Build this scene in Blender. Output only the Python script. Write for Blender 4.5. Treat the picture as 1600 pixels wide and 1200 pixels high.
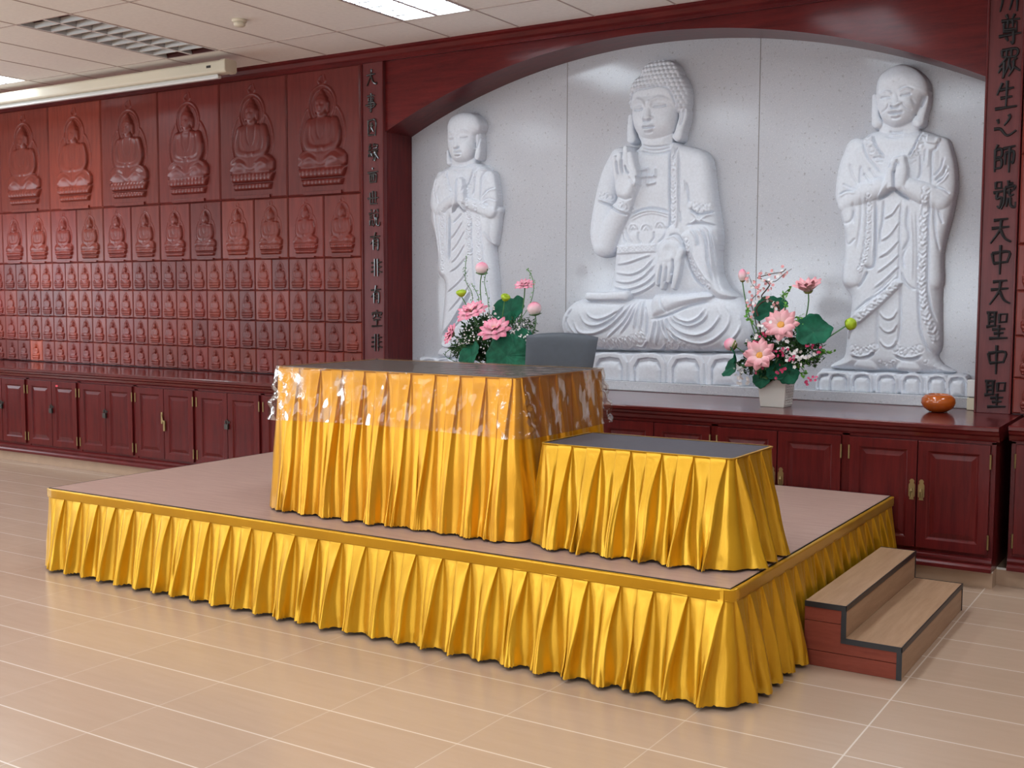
import bpy, math, random
import numpy as np
from mathutils import Vector, Matrix, Quaternion

for o in list(bpy.data.objects):
    bpy.data.objects.remove(o)
SC = bpy.context.scene
COL = SC.collection
PI = math.pi
rnd = random.Random(7)

# ---------------------------------------------------------------- camera
FPX, CAMZ, YAW, PITCH, ROLL = 1773.6, 1.6065, 0.5631, 0.0778, 0.0036
_cy, _sy = math.cos(YAW), math.sin(YAW)
FWD = Vector((-_sy*math.cos(PITCH), _cy*math.cos(PITCH), -math.sin(PITCH)))
_rt = Vector((_cy, _sy, 0)); _up = _rt.cross(FWD)
RGT = math.cos(ROLL)*_rt + math.sin(ROLL)*_up
UPV = -math.sin(ROLL)*_rt + math.cos(ROLL)*_up
CAMP = Vector((0, 0, CAMZ))
cd = bpy.data.cameras.new('camera'); cam = bpy.data.objects.new('camera', cd); COL.objects.link(cam)
M = Matrix((RGT, UPV, -FWD)).transposed().to_4x4(); M.translation = CAMP
cam.matrix_world = M
cd.sensor_width = 36; cd.lens = FPX/1600*36; cd.clip_end = 100
SC.camera = cam

# ---------------------------------------------------------------- light
SC.view_settings.view_transform = 'Standard'
SC.view_settings.look = 'None'
SC.view_settings.exposure = 0.14
SC.view_settings.gamma = 1.0
SC.view_settings.use_curve_mapping = False
w = bpy.data.worlds.new('world'); SC.world = w; w.use_nodes = True
w.node_tree.nodes['Background'].inputs[0].default_value = (0.75, 0.86, 1, 1)
w.node_tree.nodes['Background'].inputs[1].default_value = 0.3
try:
    SC.cycles.max_bounces = 8; SC.cycles.diffuse_bounces = 4; SC.cycles.glossy_bounces = 4
    SC.cycles.transparent_max_bounces = 12; SC.cycles.caustics_reflective = False; SC.cycles.caustics_refractive = False
    SC.cycles.sample_clamp_indirect = 6
except Exception:
    pass
LAMP_W = 33.0          # each fluorescent fixture
WIN_W = 100.0          # each window

def area(name, loc, sx, sy, power, color, look):
    d = bpy.data.lights.new(name, 'AREA'); d.shape = 'RECTANGLE'; d.size = sx; d.size_y = sy
    d.energy = power; d.color = color
    o = bpy.data.objects.new(name, d); COL.objects.link(o); o.location = loc
    o.rotation_euler = Vector(look).to_track_quat('-Z', 'Y').to_euler()
    return o

# area lamps stand in for unseen rear and left windows, tilted up for the ceiling
WINX = [-10.6, -7.2, -3.8, -0.4]
for i, x in enumerate(WINX):
    area('window_daylight', (x, -5.9, 1.75), 2.2, 1.7, WIN_W, (0.80, 0.90, 1), (0, 1, 0.32))
for y in (-2.6, 1.2, 4.7):  # no windows built on this wall; last lamp added for sheen on the tiles
    area('window_daylight', (-13.2, y, 1.75), 2.2, 1.7, WIN_W*.8, (0.80, 0.90, 1), (1, 0, 0.32))

# ---------------------------------------------------------------- helpers
def at(px, py, Y):
    """the point on the upright plane Y seen at a place of the 1600x1200 frame"""
    d = FWD*FPX + RGT*(px-800) + UPV*(600-py)
    return CAMP + d*((Y-CAMP.y)/d.y)
_F = np.array(FWD); _R = np.array(RGT); _U = np.array(UPV)
def at_np(P, Y):
    P = np.asarray(P, float)
    d = _F[None]*FPX + _R[None]*(P[:, :1]-800) + _U[None]*(600-P[:, 1:2])
    k = Y/d[:, 1]
    return np.stack([d[:, 0]*k, CAMZ + d[:, 2]*k], 1)

class MB:
    def __init__(s): s.v = []; s.f = []
    def add(s, vs, fs):
        n = len(s.v); s.v += [tuple(v) for v in vs]; s.f += [tuple(i+n for i in f) for f in fs]; return s
    def box(s, x0, x1, y0, y1, z0, z1):
        return s.add([(x0,y0,z0),(x1,y0,z0),(x1,y1,z0),(x0,y1,z0),(x0,y0,z1),(x1,y0,z1),(x1,y1,z1),(x0,y1,z1)],
                     [(0,3,2,1),(4,5,6,7),(0,1,5,4),(1,2,6,5),(2,3,7,6),(3,0,4,7)])
    def frustum(s, x0,x1,y0,y1,z0, X0,X1,Y0,Y1,z1):
        return s.add([(x0,y0,z0),(x1,y0,z0),(x1,y1,z0),(x0,y1,z0),(X0,Y0,z1),(X1,Y0,z1),(X1,Y1,z1),(X0,Y1,z1)],
                     [(0,3,2,1),(4,5,6,7),(0,1,5,4),(1,2,6,5),(2,3,7,6),(3,0,4,7)])
    def tube(s, path, r, n=8, cap=True):
        path = [Vector(p) for p in path]; m = len(path)
        rr = r if isinstance(r, (list, tuple)) else [r]*m
        base = len(s.v); prev = None
        for i, p in enumerate(path):
            t = (path[min(i+1, m-1)]-path[max(i-1, 0)]).normalized()
            if prev is None:
                a = t.orthogonal().normalized()
            else:
                a = (prev - t*prev.dot(t)).normalized()
            prev = a; b = t.cross(a)
            for k in range(n):
                q = p + (a*math.cos(2*PI*k/n) + b*math.sin(2*PI*k/n))*rr[i]
                s.v.append(tuple(q))
        for i in range(m-1):
            for k in range(n):
                a0 = base+i*n+k; a1 = base+i*n+(k+1) % n
                s.f.append((a0, a1, a1+n, a0+n))
        if cap:
            s.f.append(tuple(base+k for k in reversed(range(n)))); s.f.append(tuple(base+(m-1)*n+k for k in range(n)))
        return s
    def lathe(s, prof, c=(0,0,0), n=20, cap=True, sq=1.0):
        base = len(s.v); c = Vector(c)
        for r, z in prof:
            for k in range(n):
                s.v.append((c.x+r*math.cos(2*PI*k/n), c.y+r*math.sin(2*PI*k/n)*sq, c.z+z))
        for i in range(len(prof)-1):
            for k in range(n):
                a0 = base+i*n+k; a1 = base+i*n+(k+1) % n
                s.f.append((a0, a1, a1+n, a0+n))
        if cap:
            s.f.append(tuple(base+k for k in reversed(range(n)))); s.f.append(tuple(base+(len(prof)-1)*n+k for k in range(n)))
        return s
    def sweepx(s, prof, x0, x1):
        """closed profile of (y, z) points run along X"""
        n = len(prof); base = len(s.v)
        s.v += [(x0, y, z) for y, z in prof] + [(x1, y, z) for y, z in prof]
        for k in range(n):
            s.f.append((base+k, base+(k+1) % n, base+n+(k+1) % n, base+n+k))
        s.f.append(tuple(base+k for k in reversed(range(n)))); s.f.append(tuple(base+n+k for k in range(n)))
        return s
    def build(s, name, mat, parent=None, smooth=False, bevel=0, seg=2, loc=None):
        me = bpy.data.meshes.new(name); me.from_pydata(s.v, [], s.f); me.update()
        return link(name, me, mat, parent, smooth, bevel, seg, loc)

def link(name, me, mat, parent=None, smooth=False, bevel=0, seg=2, loc=None):
    if mat: me.materials.append(mat)
    if smooth: me.polygons.foreach_set('use_smooth', [True]*len(me.polygons))
    o = bpy.data.objects.new(name, me); COL.objects.link(o)
    if parent: o.parent = parent
    if loc is not None: o.location = loc
    if bevel:
        b = o.modifiers.new('bevel', 'BEVEL'); b.width = bevel; b.segments = seg; b.limit_method = 'ANGLE'; b.angle_limit = 0.6
        b.harden_normals = False
    return o

def grid_mesh(name, P, mat, parent=None, closed=False, smooth=True):
    """P: rows x cols x 3"""
    nr, nc = P.shape[:2]
    me = bpy.data.meshes.new(name)
    idx = np.arange(nr*nc).reshape(nr, nc)
    F = np.stack([idx[:-1, :-1], idx[:-1, 1:], idx[1:, 1:], idx[1:, :-1]], -1).reshape(-1, 4)
    np_mesh(me, P.reshape(-1, 3), F)
    return link(name, me, mat, parent, smooth)

def np_mesh(me, V, F):
    me.vertices.add(len(V)); me.vertices.foreach_set('co', np.asarray(V, np.float32).ravel())
    me.loops.add(F.size); me.loops.foreach_set('vertex_index', F.ravel().astype(np.int32))
    me.polygons.add(len(F)); me.polygons.foreach_set('loop_start', np.arange(0, F.size, F.shape[1], dtype=np.int32))
    me.update(calc_edges=True); me.validate()

def thing(name, label, cat, loc=(0,0,0), group=None):
    o = bpy.data.objects.new(name, None); COL.objects.link(o); o.location = loc; o.empty_display_size = .1
    return tag(o, label, cat, group)
def tag(o, label, cat, group=None):
    o['label'] = label; o['category'] = cat
    if group: o['group'] = group
    return o
def struct(o): o['kind'] = 'structure'; return o
def dup(root, loc, label, group=None, color=None):
    r = root.copy(); COL.objects.link(r); r.location = loc; r['label'] = label
    if group: r['group'] = group
    for ch in list(root.children):
        c = ch.copy(); COL.objects.link(c); c.parent = r
        if color: c.color = color
        for g in list(ch.children):
            d = g.copy(); COL.objects.link(d); d.parent = c
            if color: d.color = color
    return r
ORD = ['first','second','third','fourth','fifth','sixth','seventh','eighth','ninth','tenth','eleventh','twelfth','thirteenth',
       'fourteenth','fifteenth','sixteenth','seventeenth','eighteenth','nineteenth','twentieth','twenty-first','twenty-second',
       'twenty-third','twenty-fourth','twenty-fifth','twenty-sixth','twenty-seventh']

# ---------------------------------------------------------------- materials
class NT:
    def __init__(s, name):
        s.m = bpy.data.materials.new(name); s.m.use_nodes = True; s.t = s.m.node_tree
        s.b = s.t.nodes['Principled BSDF']
    def n(s, typ, **k):
        x = s.t.nodes.new(typ)
        for a, b in k.items(): setattr(x, a, b)
        return x
    def l(s, a, b): s.t.links.new(a, b)
    def co(s, kind='Object', scale=(1,1,1), rot=(0,0,0), loc=(0,0,0)):
        c = s.n('ShaderNodeTexCoord'); mp = s.n('ShaderNodeMapping')
        mp.inputs['Scale'].default_value = scale; mp.inputs['Rotation'].default_value = rot; mp.inputs['Location'].default_value = loc
        s.l(c.outputs[kind], mp.inputs[0]); return mp.outputs[0]
    def noise(s, vec, scale, detail=4, rough=.55):
        x = s.n('ShaderNodeTexNoise'); x.inputs['Scale'].default_value = scale; x.inputs['Detail'].default_value = detail
        x.inputs['Roughness'].default_value = rough; s.l(vec, x.inputs['Vector']); return x.outputs['Fac']
    def ramp(s, fac, stops):
        x = s.n('ShaderNodeValToRGB'); e = x.color_ramp.elements
        while len(e) < len(stops): e.new(.5)
        for q, (p, c) in zip(e, stops):
            q.position = p; q.color = (*c, 1) if len(c) == 3 else c
        s.l(fac, x.inputs[0]); return x.outputs[0]
    def mix(s, a, b, fac, mode='MIX'):
        x = s.n('ShaderNodeMix', data_type='RGBA', blend_type=mode)
        for v, i in ((fac, 0), (a, 6), (b, 7)):
            if hasattr(v, 'is_output'): s.l(v, x.inputs[i])
            else: x.inputs[i].default_value = v if i == 0 else (*v, 1)
        return x.outputs[2]
    def math(s, op, a, b=0.0, c=None):
        x = s.n('ShaderNodeMath', operation=op)
        for i, v in enumerate((a, b) if c is None else (a, b, c)):
            if hasattr(v, 'is_output'): s.l(v, x.inputs[i])
            else: x.inputs[i].default_value = v
        return x.outputs[0]
    def bump(s, h, strength=.2, dist=.01):
        x = s.n('ShaderNodeBump'); x.inputs['Strength'].default_value = strength; x.inputs['Distance'].default_value = dist
        s.l(h, x.inputs['Height']); s.l(x.outputs[0], s.b.inputs['Normal']); return x
    def set(s, **k):
        for a, v in k.items():
            i = s.b.inputs[a.replace('_', ' ')]
            if hasattr(v, 'is_output'): s.l(v, i)
            else: i.default_value = (*v, 1) if isinstance(v, tuple) and len(v) == 3 else v
        return s

def plain(name, col, rough=.5, metal=0, coat=0, var=0, vscale=8, **k):
    t = NT(name)
    if var:
        f = t.noise(t.co(), vscale)
        c = t.ramp(f, [(.3, tuple(x*(1-var) for x in col)), (.7, tuple(min(1, x*(1+var)) for x in col))])
        t.set(Base_Color=c)
    else: t.set(Base_Color=col)
    t.set(Roughness=rough, Metallic=metal, Coat_Weight=coat, **k)
    return t.m

def wood_mat(name, c0, c1, stretch=(9, 9, .9), rough=.30, coat=.10, tint=False, scale=3.0, coat_rough=.12):
    t = NT(name)
    v = t.co('Object', stretch)
    f = t.noise(v, scale, 6, .6)
    f2 = t.noise(t.co('Object', (stretch[0]*5, stretch[1]*5, stretch[2]*2)), scale*2, 3)
    f = t.math('MULTIPLY_ADD', f2, .25, t.math('MULTIPLY', f, .8))
    c = t.ramp(f, [(.32, c0), (.72, c1)])
    if tint:
        oi = t.n('ShaderNodeObjectInfo'); c = t.mix(c, oi.outputs['Color'], 1.0, 'MULTIPLY')
    t.set(Base_Color=c, Roughness=rough, Coat_Weight=coat, Coat_Roughness=coat_rough, Specular_IOR_Level=.16)
    t.bump(f2, .04, .004)
    return t.m

LAC0, LAC1 = (.070, .0070, .0085), (.150, .0155, .0145)
WOOD = wood_mat('red_lacquered_wood', LAC0, LAC1)
WOODH = wood_mat('red_lacquered_wood_along', LAC0, LAC1, stretch=(.9, 9, 9))
WOODT = wood_mat('carved_red_wood', (.135, .022, .016), (.225, .039, .028), tint=True, rough=.38, coat=.22, coat_rough=.22)
BOARD = wood_mat('board_red_wood', (.10, .020, .021), (.16, .034, .034), rough=.42, coat=.2, coat_rough=.25)

def granite(name, base, rough=.22):
    t = NT(name)
    v = t.co('Object')
    big = t.noise(v, 1.1, 5, .6)
    c = t.ramp(big, [(.3, tuple(x*.90 for x in base)), (.7, base)])
    vo = t.n('ShaderNodeTexVoronoi'); vo.inputs['Scale'].default_value = 95; t.l(v, vo.inputs['Vector'])
    sp = t.noise(v, 130, 2)
    sp2 = t.noise(v, 44, 3, .75)
    dark = t.ramp(sp2, [(.60, (0,0,0)), (.72, (1,1,1))])
    c = t.mix(c, (.22, .20, .20), t.math('MULTIPLY', dark, .68))
    lite = t.ramp(sp, [(.55, (0,0,0)), (.75, (1,1,1))])
    c = t.mix(c, (.82, .80, .78), t.math('MULTIPLY', lite, .5))
    t.set(Base_Color=c, Roughness=rough)
    t.bump(t.noise(v, 14, 4, .7), .06, .01)
    return t.m
GRAN = granite('polished_granite', (.55, .56, .605), .14)
STON = plain('carved_pale_granite', (.74, .775, .84), .5, var=.05, vscale=60)

def floor_mat():
    t = NT('floor_tiles')
    c = t.n('ShaderNodeTexCoord'); sp = t.n('ShaderNodeSeparateXYZ'); t.l(c.outputs['Object'], sp.inputs[0])
    def line(out, off, pitch, hw):
        a = t.math('SUBTRACT', out, off); a = t.math('DIVIDE', a, pitch)
        fr = t.math('FRACT', t.math('ADD', a, 1000.5)); d = t.math('ABSOLUTE', t.math('SUBTRACT', fr, .5))
        return t.math('LESS_THAN', d, hw/pitch), t.math('FLOOR', t.math('ADD', a, 1000.0))
    lx, ix = line(sp.outputs[0], -1.08, .60, .0022)
    ly, iy = line(sp.outputs[1], 2.60, .3255, .0036)
    wn = t.n('ShaderNodeTexWhiteNoise', noise_dimensions='2D')
    cb = t.n('ShaderNodeCombineXYZ'); t.l(ix, cb.inputs[0]); t.l(iy, cb.inputs[1]); t.l(cb.outputs[0], wn.inputs['Vector'])
    g = t.noise(t.co('Object', (1.2, 10, 1)), 2.5, 5, .6)
    col = t.ramp(t.math('MULTIPLY_ADD', wn.outputs['Value'], .25, t.math('MULTIPLY', g, .75)),
                 [(.25, (.445, .31, .22)), (.75, (.49, .345, .25))])
    big = t.math('COMPARE', sp.outputs[0], -1.08, .0032)
    ln = t.math('MAXIMUM', t.math('MAXIMUM', t.math('MULTIPLY', lx, .45), ly), big)
    col = t.mix(col, (.80, .70, .60), t.math('MULTIPLY', ln, .62))
    t.set(Base_Color=col, Roughness=t.math('MULTIPLY_ADD', g, .10, .19), Specular_IOR_Level=.5)
    t.bump(t.math('SUBTRACT', 1.0, ln), .08, .002)
    return t.m
FLOOR = floor_mat()

def satin_mat(name, c0, c1):
    t = NT(name)
    v = t.co('Object')
    f = t.noise(v, 3, 3)
    c = t.ramp(f, [(.3, c0), (.7, c1)])
    lw = t.n('ShaderNodeLayerWeight'); lw.inputs[0].default_value = .35
    t.set(Base_Color=c, Roughness=.29, Metallic=.55, Sheen_Weight=.12, Sheen_Roughness=.4, Specular_IOR_Level=.6)
    t.b.inputs['Sheen Tint'].default_value = (1, .85, .35, 1)
    wv = t.noise(t.co('Object', (40, 40, 5)), 5, 3)
    t.bump(wv, .10, .004)
    return t.m
SATIN = satin_mat('yellow_satin', (.61, .31, .0075), (.70, .37, .012))
SATIN2 = satin_mat('amber_satin', (.65, .295, .0075), (.73, .35, .011))
DECK = wood_mat('stage_laminate', (.38, .245, .20), (.49, .33, .275), stretch=(1.2, 14, 14), rough=.36, coat=.1)
STEPW = wood_mat('step_oak_laminate', (.34, .20, .115), (.44, .275, .17), stretch=(14, 1.1, 14), rough=.38, coat=.1)
STEPS_SIDE = wood_mat('step_red_board', (.20, .042, .025), (.28, .066, .042), stretch=(1, 12, 12), rough=.4, coat=.1)
BLACK = plain('black_plastic', (.013, .013, .016), .38)
CHARC = plain('charcoal_cloth', (.046, .038, .050), .6, var=.1, vscale=40)
MATTBLK = plain('black_lettering', (.012, .009, .010), .55, Specular_IOR_Level=.3)
GLOSSBLK = plain('black_lacquer', (.012, .010, .010), .22, coat=.5)
BRASS = plain('aged_brass', (.30, .22, .10), .38, metal=.8, var=.2)
DKMET = plain('dark_iron', (.07, .065, .06), .4, metal=.7)
CEIL = plain('ceiling_tile', (.90, .86, .80), .85, var=.03, vscale=30)
CGRID = plain('ceiling_tee', (.50, .41, .37), .6)
CREAM = plain('cream_wall_paint', (.62, .58, .54), .8)
WHITEP = plain('white_enamel', (.78, .78, .76), .35)
SCREEN = plain('ivory_enamel', (.72, .66, .52), .42)
ALU = plain('louver_aluminium', (.72, .74, .76), .22, metal=.75)
GREYV = plain('grey_vinyl', (.042, .050, .066), .55, var=.06, vscale=30)
ORANGE = plain('orange_glaze', (.50, .105, .012), .12, coat=.6, var=.15, vscale=10)
CERAM = plain('white_ceramic', (.80, .79, .74), .3, coat=.3)
TILESK = plain('skirting_tile', (.47, .32, .22), .35, var=.06)
GROUT = plain('white_grout', (.75, .74, .70), .7)
IVORYP = plain('cream_plastic', (.80, .74, .55), .4)
REDST = plain('red_paper', (.75, .04, .07), .5)
LEAF = plain('lotus_leaf_green', (.008, .095, .050), .6, var=.4, vscale=18, Specular_IOR_Level=.2)
FERN = plain('fern_green', (.028, .095, .022), .55, var=.5, vscale=30)
BRIGHTG = plain('fresh_green', (.12, .36, .035), .5, var=.3, vscale=30)
STEM = plain('stem_green', (.07, .19, .055), .5, var=.2)
LIME = plain('lime_pod', (.40, .55, .02), .45, var=.15, vscale=40)
SEPAL = plain('olive_sepal', (.16, .17, .03), .5)
TWIG = plain('brown_twig', (.085, .05, .03), .6, var=.3, vscale=40)
BLOSW = plain('white_blossom', (.82, .78, .76), .5)
BLOSP = plain('pink_blossom', (.78, .30, .30), .5, var=.3, vscale=60)
BERRY = plain('magenta_blossom', (.55, .03, .12), .45)
CORE = plain('orange_seed_head', (.72, .33, .05), .5, var=.2, vscale=60)

def petal_mat(name, tip, mid, base):
    t = NT(name)
    c = t.n('ShaderNodeTexCoord'); s = t.n('ShaderNodeSeparateXYZ'); t.l(c.outputs['Generated'], s.inputs[0])
    f = t.noise(t.co('Object'), 25, 2)
    z = t.math('MULTIPLY_ADD', f, .18, t.math('SUBTRACT', s.outputs[2], .09))
    t.set(Base_Color=t.ramp(z, [(.1, base), (.55, mid), (.95, tip)]), Roughness=.5, Subsurface_Weight=.0)
    return t.m
PETAL = petal_mat('pink_petal', (.88, .24, .37), (.90, .50, .58), (.88, .70, .66))
PETAL2 = petal_mat('soft_pink_petal', (.82, .34, .38), (.84, .48, .50), (.84, .66, .62))
BUDM = petal_mat('pink_bud', (.86, .26, .38), (.88, .62, .66), (.86, .74, .70))

def plastic_mat():
    t = NT('clear_vinyl')
    t.set(Base_Color=(1, 1, 1), Roughness=.06)
    tr = t.n('ShaderNodeBsdfTransparent'); tr.inputs[0].default_value = (.93, .875, .81, 1)
    gl = t.n('ShaderNodeBsdfGlossy'); gl.inputs['Roughness'].default_value = .05
    df = t.n('ShaderNodeBsdfDiffuse'); df.inputs[0].default_value = (.85, .66, .48, 1)
    fr = t.n('ShaderNodeFresnel'); fr.inputs[0].default_value = 1.4
    v = t.co('Object'); h = t.noise(v, 22, 5, .65); h2 = t.noise(v, 6, 3)
    b = t.n('ShaderNodeBump'); b.inputs['Strength'].default_value = .22; b.inputs['Distance'].default_value = .012
    mk = t.ramp(t.noise(v, 5, 2), [(.52, (0, 0, 0)), (.66, (1, 1, 1))])
    t.l(t.math('ADD', t.math('MULTIPLY', h, mk), t.math('MULTIPLY', h2, .35)), b.inputs['Height'])
    for x in (gl, fr): t.l(b.outputs[0], x.inputs['Normal'])
    m0 = t.n('ShaderNodeMixShader'); m0.inputs[0].default_value = .035; t.l(tr.outputs[0], m0.inputs[1]); t.l(df.outputs[0], m0.inputs[2])
    m1 = t.n('ShaderNodeMixShader'); t.l(t.math('MULTIPLY', fr.outputs[0], .42), m1.inputs[0]); t.l(m0.outputs[0], m1.inputs[1]); t.l(gl.outputs[0], m1.inputs[2])
    out = t.t.nodes['Material Output']; t.l(m1.outputs[0], out.inputs[0])
    t.t.nodes.remove(t.b)
    return t.m
VINYL = plastic_mat()
def emit(name, col, s):
    t = NT(name); t.set(Base_Color=(.9, .9, .9), Emission_Color=col, Emission_Strength=s); return t.m
WALLREF = plain('dark_reflector', (.10, .032, .030), .3, metal=.3)  # red wall's reflection painted in as colour for the unlit fixture
TUBE = emit('fluorescent_tube', (.9, .96, 1), 9)

# ================================================================ the room
YW = 7.384                     # front of the carved wall
YG = 7.73                      # granite at the back of the niche
ZC = 3.596; ZK = .9036
NX0, NX1 = -5.885, -1.30       # niche opening
RX0, RX1, RY0 = -13.4, 4.6, -6.1
struct(MB().box(RX0-.2, RX1+.2, RY0-.2, 8.1, -.12, 0).build('floor', FLOOR))
struct(MB().box(RX0-.2, NX0, YW+.016, 8.0, 0, ZC+.2).build('wall_back', WOOD))
struct(MB().box(NX1, RX1+.2, YW+.016, 8.0, 0, ZC+.2).build('wall_back_right', WOOD))
struct(MB().box(NX0, NX1, YG, 8.0, 0, ZC+.2).build('wall_niche', GRAN))
# seams of the granite slabs
s = MB()
for px in (885, 1183):
    x = at(px, 350, YG).x; s.box(x-.0025, x+.0025, YG-.0012, YG, ZK, 3.42)
struct(s.build('trim_granite_seam', plain('seam_grey', (.22, .20, .19), .7)))
# the stone ledge under the reliefs
struct(MB().box(NX0+.002, NX1-.002, YG-.165, YG, ZK, .975).build('trim_granite_ledge', GRAN, bevel=.006))
# arched panel
ACX, ARAD, AZ = -3.6, 5.3, 3.45
def arch_z(x): return AZ - ARAD + math.sqrt(ARAD**2-(x-ACX)**2)
m = MB(); n = 72; vs = []
for k in range(n+1):
    x = NX0 + (NX1-NX0)*k/n; z = arch_z(x)
    vs += [(x, YW, z), (x, YG, z), (x, YW, ZC+.1), (x, YG, ZC+.1), (x, YW-.006, z+.0), (x, YW-.006, z+.035)]
fs = []
for k in range(n):
    a = k*6; b = a+6
    fs += [(a+5, b+5, b+2, a+2), (a+4, b+4, b+5, a+5), (a, b, b+4, a+4), (a+1, b+1, b, a), (a+3, b+3, b+1, a+1)]
struct(m.add(vs, fs).build('wall_back_arch', WOODH))
# crown moulding
cr = [(YW-.075, ZC), (YW-.075, ZC-.018), (YW-.06, ZC-.03), (YW-.045, ZC-.06), (YW-.03, ZC-.075), (YW-.03, ZC-.10), (YW+.03, ZC-.10), (YW+.03, ZC)]
struct(MB().sweepx(cr, RX0, RX1).build('trim_crown', WOODH))
# other walls
struct(MB().box(RX0-.2, RX0, RY0-.2, 8.0, 0, ZC+.2).build('wall_left', CREAM))
struct(MB().box(RX1, RX1+.2, RY0-.2, 8.0, 0, ZC+.2).build('wall_right', CREAM))
struct(MB().box(RX0, RX1, RY0-.2, RY0, 0, ZC+.2).build('wall_rear', CREAM))
for i, x in enumerate(WINX):
    f = struct(MB().box(x-1.2, x+1.2, RY0, RY0+.06, .84, .92).box(x-1.2, x+1.2, RY0, RY0+.06, 2.58, 2.66).box(x-1.2, x-1.12, RY0, RY0+.06, .92, 2.58)
               .box(x+1.12, x+1.2, RY0, RY0+.06, .92, 2.58).build('window_%d' % (i+1), WHITEP))

# ceiling: loose tiles on a tee grid
CX0, CPX, CY0, CPY = -5.82, .63, 6.71, 1.41
LIT = {}
for kx in (-7, -3, 1, 5, 9):
    for ky in (0, 2, 4, 6): LIT[(kx, ky)] = not (kx == -3 and ky == 0)  # unseen fixtures continue the grid, kept for their light
m = MB(); gm = MB()
kx0, kx1 = -12, 17
for kx in range(kx0, kx1):
    xa = max(CX0+kx*CPX, RX0); xb = min(CX0+(kx+1)*CPX, RX1)
    for ky in range(-1, 10):
        yb = min(CY0-ky*CPY, 7.9); ya = max(CY0-(ky+1)*CPY, RY0-.1)
        if (kx, ky) in LIT or xb <= xa or yb <= ya: continue
        m.box(xa, xb, ya, yb, ZC, ZC+.015)
struct(m.build('ceiling', CEIL))
for kx in range(kx0+1, kx1):
    x = CX0+kx*CPX; gm.box(x-.006, x+.006, RY0, YW, ZC-.003, ZC+.001)
for ky in range(0, 10):
    y = CY0-ky*CPY; gm.box(RX0, RX1, y-.006, y+.006, ZC-.0035, ZC+.001)
struct(gm.build('trim_ceiling_grid', CGRID))

def make_light(lit):
    w, l = CPX-.02, CPY-.02
    t = thing('ceiling_light', '', 'ceiling light', (0, 0, ZC))
    h = MB(); h.box(-w/2, w/2, -l/2, l/2, .085, .095)
    h.box(-w/2-.008, -w/2, -l/2, l/2, -.002, .095).box(w/2, w/2+.008, -l/2, l/2, -.002, .095)
    h.box(-w/2, w/2, -l/2-.008, -l/2, -.002, .095).box(-w/2, w/2, l/2, l/2+.008, -.002, .095)
    h.build('housing', WHITEP if lit else WALLREF, t)
    lv = MB()
    def blade(x0, x1, y0, y1, tx, ty):   # wedge: thick at the bottom, thin above
        lv.frustum(x0-tx, x1+tx, y0-ty, y1+ty, -.002, x0, x1, y0, y1, .040)
    blade(-.001, .001, -l/2, l/2, .014, 0)
    blade(-w/2+.005, -w/2+.007, -l/2, l/2, .01, 0); blade(w/2-.007, w/2-.005, -l/2, l/2, .01, 0)
    nb = 10
    for k in range(1, nb):
        y = -l/2 + l*k/nb
        for sx in (-1, 1):
            blade(min(sx*.012, sx*(w/2-.012)), max(sx*.012, sx*(w/2-.012)), y-.001, y+.001, 0, .007)
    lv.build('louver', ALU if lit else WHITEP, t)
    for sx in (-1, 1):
        MB().tube([(sx*w/4, -l/2+.03, .064), (sx*w/4, l/2-.03, .064)], .013, 10).build('lamp_tube', TUBE if lit else WALLREF, t, True)
    return t
lp_on = make_light(True); lp_off = make_light(False); used_on = False
names_l = {(1, 0): 'lit recessed louver ceiling light above the arched niche', (-7, 0): 'lit louver ceiling light over the far left end of the screen housing'}
nl = 0
for (kx, ky), on in LIT.items():
    x = CX0+(kx+.5)*CPX; y = CY0-(ky+.5)*CPY
    nl += 1
    if not on:
        lp_off.location = (x, y, ZC); lp_off['label'] = 'unlit louver ceiling light with grey fins above the projector screen housing'; lp_off['group'] = 'recessed louver ceiling lights'
        continue
    lab = names_l.get((kx, ky), 'lit louver ceiling light, %s from the left in the %s row from the carved wall' % (ORD[(kx+7)//4], ORD[ky//2]))
    if not used_on:
        lp_on.location = (x, y, ZC); lp_on['label'] = lab; lp_on['group'] = 'recessed louver ceiling lights'; used_on = True
    else: dup(lp_on, (x, y, ZC), lab, 'recessed louver ceiling lights')
    area('fluorescent_light', (x, y, ZC+.052), CPX-.08, CPY-.1, LAMP_W, (.84, .93, 1), (0, 0, -1))

# smoke detector
t = thing('smoke_detector', 'small round cream smoke detector on the ceiling tiles', 'smoke detector', (-6.177, 6.06, ZC-.0))
MB().lathe([(.055, 0), (.055, -.012), (.048, -.02)], n=24).build('base', SCREEN, t, True)
MB().lathe([(.044, -.02), (.042, -.04), (.03, -.05), (0.002, -.053)], n=24).build('sensor_head', SCREEN, t, True)

# projector screen housing
t = thing('projector_screen', 'long ivory projector screen housing rolled up under the ceiling', 'projector screen', (-9.6, 6.83, 3.40))
x0, x1 = -2.9, 2.50
pr = [(-.055, .135), (-.065, .12), (-.065, .05), (-.05, .035), (.05, .035), (.06, .05), (.06, .12), (.05, .135)]
MB().sweepx(pr, x0, x1-.03).build('housing', SCREEN, t, bevel=.004)
MB().sweepx([(y*1.12, .085+(z-.085)*1.1) for y, z in pr], x1-.03, x1+.035).build('end_cap', SCREEN, t, bevel=.008)
MB().box(x0, x1-.10, -.02, .02, .0, .024).build('bottom_bar', WHITEP, t, bevel=.006)
MB().box(x0, x1-.12, -.004, .004, .02, .04).build('screen_fabric', plain('screen_white', (.8, .8, .78), .8), t)
MB().box(x1-.185, x1-.135, -.0675, -.0652, .080, .100).build('badge', DKMET, t)
for x in (-2.75, -1.25):
    MB().box(x-.02, x+.02, -.0, .04, .13, .1915).build('bracket', SCREEN, t)

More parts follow.
